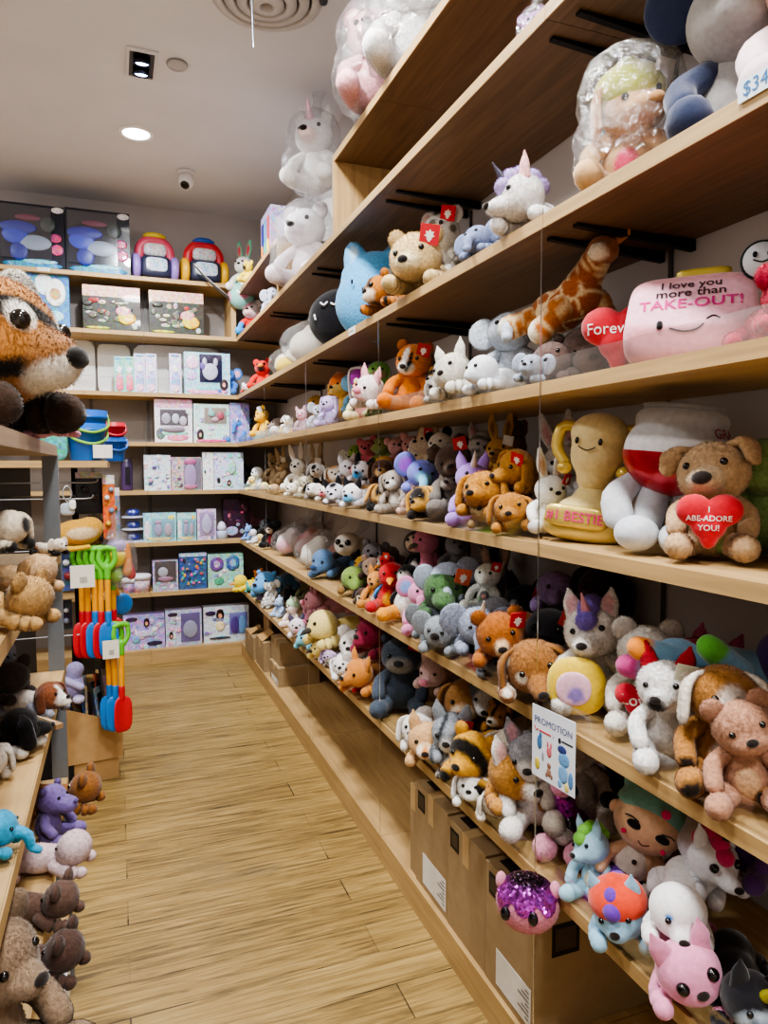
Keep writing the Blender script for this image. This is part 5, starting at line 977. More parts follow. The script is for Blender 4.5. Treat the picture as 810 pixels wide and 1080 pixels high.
ltoy('d', 26, 1040, .76, 0.28, 'sit', 35, 'bear', '86705a', 'big taupe plush bear with thick legs at the bottom left corner', pads=None, c2='8e7862', fl=.02, hs=.9, sub=4, back=.05)
o = thing('price_holder', 'wooden price holder stick lying at the edge of the middle left shelf', 'price holder', (*lat(48, 757, .945).xy, .932), rz(35))
part('holder', Geo().box((-.055, -.008, 0), (.055, .008, .01), '9a7a58'), 'paper', o); part('card_slot', Geo().box((-.05, -.0095, .0105), (.05, -.006, .016), 'c9b79a'), 'paper', o)
# ------------------------------------------------------------------ second gondola with hooks
HY0, HY1, HB = 3.40, 4.9, -.50
t = thing('display_gondola', 'dark slatwall display with a bucket shelf and wire hooks beyond the grey post', 'display', (HB, 4.1, 0)); XH = Matrix.Translation((-HB, -4.1, 0))
part('slatwall', Geo().box((HB-.03, HY0, .1), (HB, HY1, 2.0)), 'slat_wall', t, None, XH)
part('shelf', Geo().box((HB+.001, HY0, 1.50), (-.035, HY1, 1.53)), 'oak_cross', t, None, XH)
part('base', Geo().box((HB-.03, HY0+.15, 0), (-.22, HY1, .1), '1e1c1d'), 'dark_metal', t, None, XH)
part('end_post', Geo().box((-.215, 3.95, .1), (-.185, 3.98, 1.499), '17161a'), 'dark_metal', t, None, XH)
HK = [(3.46, 1.36, .40), (3.46, 1.13, .36), (3.8, 1.36, .42), (3.46, .74, .45), (3.56, 1.43, .42)]
for y, z, l in HK:
    g = Geo(); V, F = limb([(HB, y, z), (HB+l*.6, y, z), (HB+l-.02, y, z), (HB+l, y, z+.015)], [.0028]*4, 1, 6, 12); g.add(V, F, 'b9bcc0'); part('wire_hook', g, 'metal', t, None, XH)
# toys for the beach
def bucket(x, y, z, r, h, c, label, rings=1, handle='8cc84a', tagc=None):
    o = thing('toy_bucket', label, 'bucket', (x, y, z), .3, 'toy buckets on the display shelf')
    V, F = lathe([(r*.78, 0), (r*.8, .002), (r*.96, h*.8), (r*1.05, h*.8), (r*1.05, h*.86), (r, h*.86), (r*1.02, h), (r*.96, h), (r*.76, .006), (.001, .006)], 28); part('pail', Geo().add(V, F, c), 'plastic_toy', o)
    g = Geo(); V, F = limb([(-r*1.04, 0, h*.9), (-r*.85, -r*.7, h*.6), (0, -r*1.12, h*.45), (r*.85, -r*.7, h*.6), (r*1.04, 0, h*.9)], [.006]*5, 1, 8, 20); part('handle', g.add(V, F, handle), 'plastic_toy', o)
    if tagc: part('price_ticket', Geo().box((.0, -r*1.2, .012), (.085, -r*1.2+.002, .072), 'eae6da'), 'paper', o)
    return o
p = at(91, 480, 2, 1.531)
bx_ = at(91, 470, 1, 3.56).x
bucket(bx_, 3.56, 1.531, .088, .17, '1f6fd0', 'bright blue sand bucket with green handle and price ticket', tagc=1)
bucket(bx_, 3.56, 1.531+.045, .094, .185, '1b66c8', 'bright blue sand bucket nested above the ticketed one, pale lid on top').children[0]
bucket(bx_+.12, 3.86, 1.531, .06, .12, '2a6cc4', 'smaller blue bucket behind the big blue buckets', handle='2a6cc4')
bucket(bx_+.115, 3.86, 1.531+.075, .06, .12, 'c8283c', 'small red bucket standing in the smaller blue one', handle='c8283c')
o = thing('toy_bag', 'teal printed toy package standing left of the blue buckets', 'toy package', (at(56, 440, 1, 3.52).x, 3.52, 1.531), .1)
V, F = softbox(.06, .025, .12, 4, 4, (0, 0, .12)); gput(o, 'package', (V, F), dict(base='5aa8a8', grad=('8fc4c0', 2, .1, .24)), 'print'); gput(o, 'header_card', softbox(.06, .004, .02, 6, 3, (0, -.002, .235)), 'b8dcd8', 'print')
def shovel(x, y, z, blade, label, rot=0, L=.46):
    o = thing('toy_shovel', label, 'toy shovel', (x, y, z), (math.radians(2), 0, rot), 'long toy shovels on hooks')
    g = Geo(); V, F = limb([(-.03, 0, -.005), (-.034, 0, -.05), (-.012, 0, -.085)], [.011, .012, .014], .7, 8); g.add(V, F, '6cc83c'); V, F = limb([(.03, 0, -.005), (.034, 0, -.05), (.012, 0, -.085)], [.011, .012, .014], .7, 8); g.add(V, F, '6cc83c'); V, F = limb([(-.03, 0, 0), (0, 0, .008), (.03, 0, 0)], [.012]*3, .8, 8); g.add(V, F, '6cc83c'); V, F = limb([(0, 0, -.08), (0, 0, -.13)], [.016, .015], 1, 8); g.add(V, F, '6cc83c'); part('grip', g, 'plastic_toy', o, 'lime green D-shaped grip')
    V, F = limb([(0, 0, -.12), (0, 0, -L*.7)], [.0125, .0125], 1, 10, 4); part('shaft', Geo().add(V, F, 'f0a41e'), 'plastic_toy', o, 'orange yellow shaft')
    V, F = limb([(0, 0, -L*.66), (0, 0, -L*.78)], [.0145, .0145], 1, 10, 4); g = Geo().add(V, F, blade); V, F = softbox(.042, .008, .085, 3.5, 3, (0, -.004, -L*.78-.075)); V = V.copy(); V[:, 1] += ((V[:, 0]/.042)**2)*-.012; g.add(V, F, blade); part('blade', g, 'plastic_toy', o)
    return o
sx = [at(px, 560, 1, 3.46).x for px in (84, 91, 98, 105, 112)]
RD, BL = 'c8202e', '1f78c8'
for i, (x, c, lb) in enumerate(zip(sx, (RD, RD, BL, RD, BL), ('red-bladed toy shovel, first from the left on the upper hook', 'red-bladed toy shovel, second from the left on the upper hook', 'blue-bladed toy shovel in the middle of the upper hook row', 'red-bladed toy shovel, fourth from the left on the upper hook', 'blue-bladed toy shovel at the right end of the upper hook row'))):
    shovel(x, 3.46-.012*i, 1.13, c, lb, .25*(i % 2), .44)
shovel(at(119, 600, 1, 3.52).x, 3.54, 1.06, RD, 'red-bladed toy shovel hanging behind the yellow scoop', .2, .36); 
lx = [at(px, 640, 1, 3.42).x for px in (112, 119, 127)]
for i, (x, c, lb) in enumerate(zip(lx, (BL, BL, RD), ('blue-bladed toy shovel on the lower hook, left of two blue ones', 'blue-bladed toy shovel on the lower hook, right of two blue ones', 'red-bladed toy shovel on the lower hook above the bin'))):
    shovel(x, 3.46-.02*i, .775, c, lb, -.3+.35*i, .44)
def ticket(px, py, y, label, w=.05, h=.05):
    q = at(px, py, 1, y); o = thing('price_ticket', label, 'price ticket', q, .05); part('card', Geo().box((-w, 0, -h), (w, .0015, h), 'e2dccd'), 'paper', o); g = Geo()
    for i in range(6): g.box((-w*.2+i*w*.1, -.0006, -h*.6), (-w*.2+i*w*.1+w*.05, 0, -h*.05), '5a5a58')
    part('barcode', g, 'paper', o); return o
ticket(87, 608, 3.38, 'cream price ticket with barcode across the upper shovels'); ticket(117, 685, 3.38, 'cream price ticket with barcode on the lower shovels', .035, .042)
q = at(122, 590, 1, 3.5); o = thing('toy_scoop_set', 'clear bag of yellow and orange sand toys hanging beside the shovels', 'toy set', q, .2)
V, F = softbox(.04, .03, .035, 4, 3); V = V.copy(); k = V[:, 2] > .02; V[:, :2] *= (1+.25*(V[:, 2:3]/.035)); gput(o, 'scoop', (V, F), 'e8cc1e', 'plastic_toy'); gput(o, 'rake', limb([(.05, 0, .06), (.055, 0, 0), (.05, 0, -.06)], [.016, .018, .022], .7), 'e8922c', 'plastic_toy'); gput(o, 'spade', limb([(.065, .01, -.02), (.07, .01, -.08)], [.012, .022], .6), 'd0303c', 'plastic_toy'); gput(o, 'mould', blob([(-.0, .02, -.075, .035, .03, .04)], 3), '8fc04c', 'plastic_toy'); gput(o, 'mould', blob([(.01, .01, .06, .05, .03, .035)], 3), 'a898c8', 'plastic_toy')
bagwrap(o, [(.01, 0, 0, .085, .05, .13)], ((0, 0, .12), (0, 0, .19), .04), 4, 41)
q = at(131, 645, 1, 3.62); o = thing('toy_net', 'round blue plastic scoop peeking behind the shovels', 'toy shovel', at(129, 637, 1, 3.7), .2); gput(o, 'scoop', blob([(0, 0, 0, .05, .02, .055)], 3), '2a80d0', 'plastic_toy'); gput(o, 'stem', limb([(-.02, 0, .05), (-.05, .0, .16)], [.01, .01]), 'f0a41e', 'plastic_toy')
o = thing('fabric_hat', 'mustard yellow plush hood with cream lining hanging on a hook', 'hat', at(82, 562, 1, 3.44), .1)
V, F = blob([(0, 0, 0, .095, .06, .06), (-.07, 0, -.02, .03, .04, .065), (.05, 0, .02, .06, .05, .05)], 4, .12, (0, 0, 0)); hb = gput(o, 'hood', (V, F), dict(base='c8963a', patch=[(.02, -.06, 0, (.075, .05, .03), 'd9c09a')]), 'plush_fur', 900); gput(o, 'rim', limb([(-.08, -.02, .05), (-.085, -.04, -.03), (-.05, -.05, -.065), (.04, -.05, -.06)], [.008, .01, .012, .01]), 'e0b02c', 'velour')
o = thing('keychain_pouch', 'small grey pouch on a wire loop hanging above the mustard hood', 'key chain', at(71, 530, 1, 3.44), .1); gput(o, 'pouch', softbox(.03, .015, .028, 4, 3, (0, 0, -.03)), 'aab0b8', 'velour'); lines(o, 'loop', [[(0, 0, 0), (.02, 0, .04), (0, 0, .075), (-.02, 0, .04), (0, 0, 0)]], .003, 'cfd2d6', mat='metal'); gput(o, 'ticket', softbox(.014, .002, .022, 6, 2, (.02, -.02, -.01)), 'eceae4', 'paper')
def card_pack(px, py, y, w, h, c, label, art=(), hd='d8d4cc'):
    o = thing('blister_pack', label, 'toy package', at(px, py, 1, y), .06, 'packs on the slatwall hooks'); part('card', Geo().box((-w, 0, -h), (w, .004, h), c), 'print', o); part('header', Geo().box((-w, -.001, h*.72), (w, -.0002, h), hd), 'print', o)
    for i, (x, z, r, cc) in enumerate(art): gput(o, 'toy_piece', blob([(x*w, -.012, z*h, r, .014, r)], 2), cc, 'plastic_toy')
    return o
card_pack(115, 535, 3.52, .026, .15, 'd86a34', 'tall orange toy pack at the end of the upper wire hook', [(-.3, .3, .012, 'e4e2e0'), (.4, -.1, .014, '7a86a0'), (-.2, -.5, .013, 'e0b040'), (.4, .55, .012, '8aa0b8')])
card_pack(122, 545, 3.62, .02, .14, '7c8ca4', 'tall blue grey toy pack behind the orange one', [(0, .3, .01, 'c85a34'), (0, -.4, .012, '4a8a6a')])
card_pack(94, 520, 3.7, .06, .1, '1f1c20', 'black toy pack hanging deep under the bucket shelf', [(-.3, .2, .02, '3c3a44'), (.4, -.2, .02, '4a3c34')])
card_pack(104, 560, 3.75, .045, .08, '5a3f2a', 'brown toy pack hanging behind the wire hook', [(0, .0, .018, 'b08a4c'), (.3, -.4, .014, '2c2a2a')], '7a7068')
card_pack(88, 690, 3.6, .05, .1, '1b1a1e', 'black toy box with pale lettering marks behind the lower shovels', [(-.3, .1, .014, '8a9098')], '2c2b30')
card_pack(104, 685, 3.72, .03, .1, '3a3c40', 'dark grey toy pack to the right of the black box', [(0, .0, .014, '5c6068')], '5a5c60')
card_pack(70, 600, 3.46, .03, .1, '4a5a8a', 'navy toy pack hanging just right of the grey post', [(0, .3, .016, 'c8ccd4'), (.2, -.3, .018, '8a2c34')], '34508a')
card_pack(70, 648, 3.6, .025, .07, '2c3040', 'dark toy pack with pale figures low beside the grey post', [(0, .3, .012, 'd0d0d4'), (0, -.4, .014, '8a90a8')], '20242c')
o = thing('plush_bunch', 'lilac plush toy hanging low just right of the grey post', 'plush toy', at(77, 722, 1, 3.4), .1); gput(o, 'body', blob([(0, 0, 0, .045, .04, .06), (.01, -.01, .07, .038, .035, .035)], 4), '8f88b4', 'plush_fur', 600); gput(o, 'arm', limb([(-.03, -.03, .03), (.03, -.05, .0)], [.016, .016]), 'a49cc4', 'velour'); gput(o, 'foot', blob([(.02, -.03, -.06, .025, .03, .02)], 3), 'b4aed0', 'velour')
# cardboard bin of books
def bin_():
    o = thing('cardboard_bin', 'open cardboard display bin with a sloping front, full of books and cards', 'bin', (-.13, 3.72, 0), .12)
    c = 'b08c5e'; y0, y1, x0, x1 = -.16, .16, -.16, .11
    part('lower_box', Geo().box((x0+.01, y0+.01, 0), (x1-.02, y1-.02, .1), 'a98658'), 'cardboard', o)
    for nm, P in (('front_panel', [(x0, .101), (x1, .101), (x1, .27), (x0, .38)]), ('rear_panel', [(x0, .101), (x1, .101), (x1, .4), (x0, .45)])):
        V, F = prism(P, .006); V[:, 1] += y0 if nm[0] == 'f' else y1-.006; part(nm, Geo().add(V, F, c, False), 'cardboard', o)
    part('side_panel', Geo().box((x0, y0+.0065, .101), (x0+.006, y1-.0065, .38), c), 'cardboard', o); part('side_panel', Geo().box((x1-.006, y0+.0065, .101), (x1, y1-.0065, .27), c), 'cardboard', o)
    part('bottom', Geo().box((x0+.0065, y0+.0065, .101), (x1-.0065, y1-.0065, .107), c), 'cardboard', o); return o
bin_()
R_ = random.Random(5); BC = ['20242e', '2b3448', '7a5aa0', '14161c', 'a88f74', '38486a', 'c46a58', '2c2c34', '8a9ab0', '1c1a20']
BLb = ['black toy card leaning at the left of the bin', 'navy toy card standing in the bin', 'violet toy card standing in the bin under the shovels', 'second black toy card in the bin, behind the violet one', 'tan card folder at the left corner of the bin', 'steel blue toy card in the middle of the bin', 'coral-edged toy card leaning out of the bin to the right', 'dark plastic pack lying in the bin by the front edge', 'pale blue toy card leaning at the right of the bin', 'tall black board at the rear of the bin']
for i in (1, 4, 5, 6, 7, 8, 9):
    o = thing('toy_card', BLb[i], 'card', (-.13-.09+.02*i, 3.70+.02*(i % 3), .112), (math.radians(R_.uniform(-14, -4)), math.radians(R_.uniform(2, 20)), math.radians(70+R_.uniform(-8, 8))), 'cards in the cardboard bin')
    h = .3+.03*((i*7) % 4); part('card', Geo().box((-.075, 0, 0), (.075, .01, h), BC[i]), 'print', o); part('picture', Geo().box((-.06, -.0012, h*.35), (.06, -.0002, h*.9), BC[(i+3) % 10]), 'print', o)
# ------------------------------------------------------------------ boxed toys on the back wall
LZ = dict(S=2.91, **{k: TOP[k] for k in 'ABCDEF'}, P=.1)
def bbox(lv, x0, y0, x1, y1, y, d=.09):
    a = at(x0, y1, 1, y); b = at(x1, y0, 1, y); h = at((x0+x1)/2, y0, 1, y).z-LZ[lv]; return (a.x+b.x)/2, abs(b.x-a.x)*.97, max(h, .03)
def toy_box(lv, x0, y0, x1, y1, c, label, art=(), y=5.66, d=.09, win=None, hd=None, txt=None, lean=0, name='toy_box'):
    """art: (u,v,ru,rv,colour) blobs printed on the front, u v in 0..1; win: (u0,v0,u1,v1,back colour, toys)"""
    x, w, h = bbox(lv, x0, y0, x1, y1, y); o = thing(name, label, 'toy box', (x, y, LZ[lv]), (math.radians(-lean), 0, 0), 'boxed toys on the back wall shelves')
    part('carton', Geo().box((-w/2, 0, 0), (w/2, d, h), c), 'print', o)
    g = Geo(); n = 0
    if hd: g.box((-w/2, -.0012, h*(1-hd[1])), (w/2, -.0002, h), hd[0])
    for (u, v, ru, rv, cc) in art:
        n += 1; V, F = blob([((u-.5)*w, -.0013-.00022*n, v*h, ru*w, .0012, rv*h)], 2) if ru < 1 else (None, None); g.add(V, F, cc)
    if g.n: part('printed_front', g, 'print', o)
    if win:
        u0, v0, u1, v1, bc, toys = win; wd = part('window', Geo().box(((u0-.5)*w, -.003, v0*h), ((u1-.5)*w, -.0022, v1*h), bc), 'gloss', o)
        for (u, v, ru, rv, cc) in toys: gput(o, 'toy', blob([((u-.5)*w, -.008, v*h, ru*w, .009, rv*h)], 3), cc, 'plastic_toy')
        part('window_film', Geo().box(((u0-.5)*w, -.0215, v0*h), ((u1-.5)*w, -.0208, v1*h)), 'pack_window', o)
    if txt:
        g = Geo(); flat_text(g, txt[0], txt[1]*h, txt[2], ((txt[3]-.5)*w, -.0045, txt[4]*h), (1, 0, 0), (0, 0, 1), bold=.01); part('lettering', g, 'print', o)
    return o
R6 = random.Random(9)
def speck(cols, n, box=(.05, .05, .95, .95), r=(.03, .1)):
    return [(R6.uniform(box[0], box[2]), R6.uniform(box[1], box[3]), R6.uniform(*r), R6.uniform(*r)*.8, R6.choice(cols)) for _ in range(n)]
PAS = ['e8c8e4', 'b8dce4', 'f0d4e0', 'c4b4e0', 'a8d8d4', 'e4a8c8', '8f8ab8', 'f4ecf2']
NV = [(.3, .62, .28, .1, '2438b0'), (.25, .5, .2, .14, '3a52d0'), (.55, .4, .25, .12, 'a8b4c4'), (.3, .25, .14, .14, '26389c'), (.75, .7, .12, .12, '3c4a4a'), (.45, .78, .2, .05, '8a3a5a')]
for x0, x1, y0, y1, lb in ((-2, 68, 215, 279, 'dark blue boxed toy vehicle at the left on the highest back shelf'), (69, 137, 222, 287, 'dark blue boxed toy vehicle beside the purple toy walker')):
    toy_box('S', x0, y0, x1, y1, '14172a', lb, [(.9, .94, .1, .05, 'f0f2f4'), (.5, .06, .48, .06, '3c8cb8'), (.88, .32, .1, .09, 'cf5a8c'), (.86, .5, .1, .07, 'c04a80'), (.6, .12, .3, .04, '8cc4dc')], y=5.66, d=.22, win=(.03, .14, .8, .95, '262c3c', NV))
def walker(px0, px1, c1, c2, c3, label):
    a = at(px0, 280, 1, 5.72).x; b = at(px1, 280, 1, 5.72).x; w = b-a; o = thing('toy_walker', label, 'toy', ((a+b)/2, 5.76, 2.911), .08, 'toy walkers on the highest back shelf')
    gput(o, 'body', softbox(w*.36, .1, .085, 5, 4, (0, 0, .1)), '2a2f48', 'plastic_toy'); gput(o, 'panel', softbox(w*.25, .004, .05, 5, 3, (0, -.102, .11)), 'c4d4e6', 'print')
    for s in (-1, 1):
        V, F = lathe([(.001, 0), (.085, 0), (.1, .012), (.1, .042), (.085, .054), (.001, .054)], 32); V = V[:, [2, 1, 0]]*np.array((s, 1, 1))+np.array((s*w*.36, 0, .1)); gput(o, 'wheel', (V, F), c1, 'plastic_toy')
    gput(o, 'canopy', limb([(-w*.36, 0, .18), (-w*.33, 0, .25), (-w*.15, 0, .3), (w*.15, 0, .3), (w*.33, 0, .25), (w*.36, 0, .18)], [.035, .04, .045, .045, .04, .035], 1, 12, 20), c2, 'plastic_toy'); gput(o, 'canopy_panel', softbox(w*.27, .03, .05, 4, 3, (0, -.02, .235)), 'd9d2da', 'print')
    V, F = lathe([(.085, .325), (.085, .345), (.06, .362), (.001, .366)], 20); gput(o, 'knob', (V*np.array((1, .7, 1)), F), c3, 'plastic_toy')
walker(141, 186, '9a80d0', 'd8506c', 'e4c83c', 'toy walker with purple wheels, pink arch and yellow knob'); walker(192, 239, 'e8b42c', 'd03038', '2a5cb8', 'toy walker with yellow wheels, red arch and blue knob')
o = thing('price_card', 'small white price strip on the highest back shelf edge', 'price card', at(46, 284, 1, 5.605), 0); part('card', Geo().box((-.04, 0, -.012), (.04, .002, .012), 'ece8dc'), 'paper', o); part('printed_line', Geo().box((-.03, -.0006, -.003), (.03, 0, .002), 'a8a498'), 'paper', o)
toy_box('A', 20, 285, 73, 343, '4a8ac0', 'blue and white toy box behind the plush tiger', [(.15, .5, .14, .4, 'dfe8f0'), (.5, .75, .2, .2, 'e6f0f6'), (.3, .2, .3, .16, '8ac4e6'), (.72, .62, .22, .26, 'eef0f0'), (.72, .6, .15, .16, 'c49a6c'), (.7, .2, .2, .1, 'a8d0e8'), (.5, .97, .48, .04, '1c2a44')])
DN = ['6a6a5c', '8a8474', '4c5048', 'b8b4a8', 'a83a3c', '3a3c34', '9aa08c']
for x0, x1, y0, y1, lb in ((87, 148, 302, 347, 'animal figure toy box with a yellow creature, left of two on the back shelf'), (157, 215, 308, 352, 'animal figure toy box with a yellow creature, right of two on the back shelf')):
    toy_box('A', x0, y0, x1, y1, '3c3e36', lb, speck(DN, 26, (.06, .2, .85, .7), (.04, .1))+[(.76, .3, .17, .15, 'e0bc3c'), (.7, .45, .14, .12, 'dca8a4'), (.9, .12, .05, .07, 'b8b8a8'), (.25, .06, .22, .03, 'b8b43c')], hd=('e6b8a4', .24))
V, F = limb([(0, 0, 0), (.1, -.02, -.11), (.21, -.03, -.2), (.3, -.02, -.255)], [.018, .03, .03, .012], .12, 8, 24, (.6, 0, .8))
o = thing('silver_balloon_strip', 'curved shiny silver strip leaning across the back shelf end panel', 'decoration', at(206, 280, 1, 5.56), 0); gput(o, 'strip', (V, F), 'c9ccd0', 'metal'); gput(o, 'dark_edge', limb([(0, -.012, -.012), (.1, -.032, -.125), (.21, -.042, -.218), (.3, -.03, -.265)], [.005]*4, 1, 6, 24), '2c2a28', 'plastic_toy')
toy_box('B', 58, 375, 76, 411, 'e8e2da', 'narrow white box with round pictures behind the tiger snout', [(.5, .8, .35, .14, 'c86a54'), (.5, .5, .35, .14, '6aa0b8'), (.5, .2, .35, .14, 'd0885c')])
for x0, x1, c, cc, lb in ((121, 131, '8fd4c8', 'e88aa4', 'slim teal and pink toy box, left of two'), (131.8, 141.5, '96d8c4', 'e890aa', 'slim teal and pink toy box, right of two'), (142, 153, 'd4d0f0', 'a8b4e4', 'slim lavender toy box beside the teal ones'), (154, 165, 'dcd8f2', 'b0b8e6', 'slim lavender toy box, second beside the teal ones'), (179, 191, 'd8d4f0', '9aa8e0', 'slim lavender toy box standing alone by the big pastel box')):
    toy_box('B', x0, 376 if x1 < 142 else 373, x1, 412, c, lb, [(.5, .3, .4, .22, cc), (.5, .15, .4, .12, 'e66a90' if x1 < 142 else 'e8c4e0'), (.5, .62, .3, .1, 'f4f0f4'), (.5, .95, .4, .03, '8a9cc8')], d=.08)
toy_box('B', 194, 372, 243, 415, 'a8d4e4', 'large pastel toy box with a white kitten plush in its window', [(.18, .75, .15, .16, 'f0c8e0'), (.15, .45, .12, .12, 'c8b4e8'), (.5, .08, .48, .07, 'e49ac8'), (.5, .14, .3, .03, '6ac4d8'), (.86, .25, .1, .14, '3a2c34'), (.86, .25, .05, .08, 'e8bca4')], win=(.33, .3, .82, .96, '2c2a4c', [(.56, .55, .17, .2, 'e8e6f0'), (.44, .78, .05, .1, 'e8e0ee'), (.68, .78, .05, .1, 'e8e0ee'), (.5, .58, .025, .04, '5a6a7a'), (.62, .58, .025, .04, '5a6a7a'), (.4, .68, .06, .1, '8a6ac0')]))
for x0, x1, y0, lb in ((60, 100, 357, 'white curved backing card on the left of the back wall'), (103, 138, 362, 'white curved backing card behind the slim boxes'), (140, 238, 364, 'long white backing card behind the pastel boxes')):
    x, w, h = bbox('B', x0, y0, x1, 413, 5.9); o = thing('backing_card', lb, 'card', (x, 5.93, LZ['B']), (math.radians(-4), 0, 0), 'white backing cards on the back wall'); V, F = softbox(w/2, .003, h/2, 9, 4, (0, 0, h/2)); part('card', Geo().add(V, F, 'f1f0ee'), 'paper', o); part('fold_line', Geo().box((-w*.45, -.0042, h*.35), (w*.45, -.0032, h*.36), 'cfcdcb'), 'paper', o)
KT = [(.3, .55, .12, .13, 'c8c0c8'), (.55, .55, .1, .12, 'e8e4ea'), (.75, .5, .1, .11, 'e0d4dc'), (.5, .3, .3, .07, '8a7a88')]
toy_box('C', 163, 421, 203, 465, 'ece4ee', 'white house-shaped toy box with pink roof and small white figures', [(.15, .2, .12, .14, '6a7478'), (.6, .12, .3, .09, 'e88aa8'), (.5, .22, .4, .06, 'a8dcd0'), (.88, .72, .08, .08, 'f2eef2')], win=(.14, .4, .88, .76, '50464f', KT), hd=('eab4cc', .2))
toy_box('C', 204, 426, 242, 466, 'c8e4e0', 'pastel toy box with mint and coral charms in its window', speck(PAS, 14)+[(.18, .2, .1, .16, '3a2c30'), (.18, .2, .05, .08, 'e8bca4'), (.5, .05, .48, .04, 'e45a94')], win=(.3, .5, .92, .9, 'b8a494', [(.5, .75, .1, .08, 'a8e0d0'), (.75, .7, .1, .1, 'e06a7c'), (.6, .6, .1, .06, 'f0c8d0')]))
toy_box('C', 242.5, 425, 263, 465, 'a89cd8', 'lilac toy box behind the blue plush elephant', speck(['8a80c8', 'c8b8ec', '7ab0e0'], 8))
o = thing('toy_tumbler', 'dark purple cylindrical toy can at the left of the back shelf', 'toy can', (*at(134, 510, 1, 5.7).xy, TOP['D']), 0); V, F = lathe([(.001, 0), (.04, 0), (.042, .01), (.042, .2), (.036, .215), (.036, .245), (.001, .25)], 28); part('can', Geo().add(V, F, colour(V, dict(base='4a3460', grad=('2a2434', 2, .18, .22)))), 'plastic_toy', o); part('label_panel', Geo().box((-.012, -.0465, .05), (.024, -.043, .18), '191420'), 'print', o)
toy_box('D', 152, 480, 180, 516, 'd4dce8', 'pale pastel craft box on the left of the fourth back shelf', speck(PAS+['5a4a78'], 26))
toy_box('D', 180.5, 482, 213, 516, 'b8a8a8', 'see-through box holding a pink-capped bottle', speck(['8a6a80', 'a88aa0', '6a5060'], 8, (.1, .1, .4, .9)), win=(.4, .05, .97, .97, '968a98', [(.62, .42, .2, .4, 'c8a8d0'), (.62, .86, .2, .1, 'e070a8'), (.62, .12, .22, .08, 'e488b4')]))
toy_box('D', 214, 477, 225, 516, 'e8ecec', 'narrow white craft box with dark face prints', speck(PAS+['3a3238'], 8))
toy_box('D', 225.5, 477, 257, 516, 'c8d0ec', 'pastel blue craft box with small faces at the right of the fourth back shelf', speck(PAS+['8ad4d0', 'a8e0b8'], 22)+[(.15, .25, .06, .08, '2c2226'), (.5, .18, .07, .09, '3a2820'), (.5, .17, .04, .05, 'e0b09a'), (.6, .6, .14, .2, 'a4dcc8')])
for i, lb in enumerate(('clear dome pack with blue toy, bottom of the stack of three', 'clear dome pack with blue toy, middle of the stack of three', 'clear dome pack with blue toy, top of the stack of three')):
    o = thing('dome_pack', lb, 'toy package', (*at(141, 565, 1, 5.72).xy, TOP['E']+.093*i), 0, 'stacked dome packs'); V, F = lathe([(.001, 0), (.085, 0), (.085, .008), (.07, .014)], 28); part('tray', Geo().add(V, F, 'c4c8e0'), 'plastic_toy', o); gput(o, 'toy', blob([(0, 0, .04, .05, .05, .03)], 3), '3848a8', 'plastic_toy')
    V, F = lathe([(.078, .015), (.076, .04), (.06, .072), (.03, .088), (.001, .0905)], 28); part('dome', Geo().add(V, F, 'ffffff'), 'pack_window', o)
for x0, x1, c, lb in ((151, 186, '9ad4dc', 'teal rounded blister box with two cups, left of two'), (187, 207, 'a4d8dc', 'teal rounded blister box with two cups, right of two')):
    toy_box('E', x0, 541, x1, 569, c, lb, [(.12, .4, .1, .35, 'e8dce8'), (.5, .1, .4, .08, 'e8d4a0'), (.85, .8, .12, .12, 'e8d070')], win=(.25, .15, .95, .8, '8ac0cc', [(.45, .42, .12, .22, 'c8b8d4'), (.75, .42, .12, .22, 'd8c0c8'), (.45, .68, .1, .06, 'e4a8c4')]))
toy_box('E', 208, 537, 228, 569, 'd0b8dc', 'lilac rounded blister pack with a pearly figure', speck(PAS, 8), win=(.12, .15, .88, .9, 'b8a0c8', [(.5, .5, .28, .3, 'e0d4ec')]))
o = thing('dome_pack', 'small clear domed jar beside the lilac blister pack', 'toy package', (*at(234, 567, 1, 5.7).xy, TOP['E']), 0); V, F = lathe([(.001, 0), (.045, 0), (.045, .06), (.04, .065), (.001, .066)], 24); part('jar', Geo().add(V, F, 'b8c4e0'), 'plastic_toy', o); V, F = lathe([(.04, .067), (.035, .1), (.02, .13), (.001, .14)], 24); part('lid', Geo().add(V, F, 'd8d4e8'), 'plastic_toy', o)
toy_box('E', 236, 526, 264, 570, '3a2234', 'dark maroon toy box in the far corner of the fifth back shelf', speck(['5a2c48', '6a3a58', 'b05a80', '8a8a9a'], 10)+[(.3, .18, .25, .12, 'a8a0d0')], y=5.72)
for px, c, lb, sc in ((137, '8f7fb0', 'small violet craft tub on the sixth back shelf', .8), (149, 'd4c4d0', 'pale pink craft tub with a white lid on the sixth back shelf', 1)):
    o = thing('craft_tub', lb, 'toy tub', (*at(px, 622, 1, 5.68).xy, TOP['F']), 0, 'craft tubs on the sixth back shelf'); V, F = lathe([(.001, 0), (.055*sc, 0), (.068*sc, .1*sc), (.001, .1*sc)], 28); part('tub', Geo().add(V, F, colour(V, dict(base=c, spot=('e8b0d0', 9, .02)))), 'print', o); V, F = lathe([(.073*sc, .101*sc), (.075*sc, .13*sc), (.06*sc, .14*sc), (.001, .141*sc)], 28); part('lid', Geo().add(V, F, 'e6e2ec'), 'plastic_toy', o)
toy_box('F', 161, 591, 188, 621, 'b8a8c8', 'craft box with a see-through dome showing a grey toy', speck(PAS+['6a5a78'], 8, (.05, .05, .95, .3)), win=(.08, .3, .92, .97, '4a4452', [(.4, .62, .2, .16, 'd4d0d8'), (.5, .4, .3, .08, 'c08aa8')]))
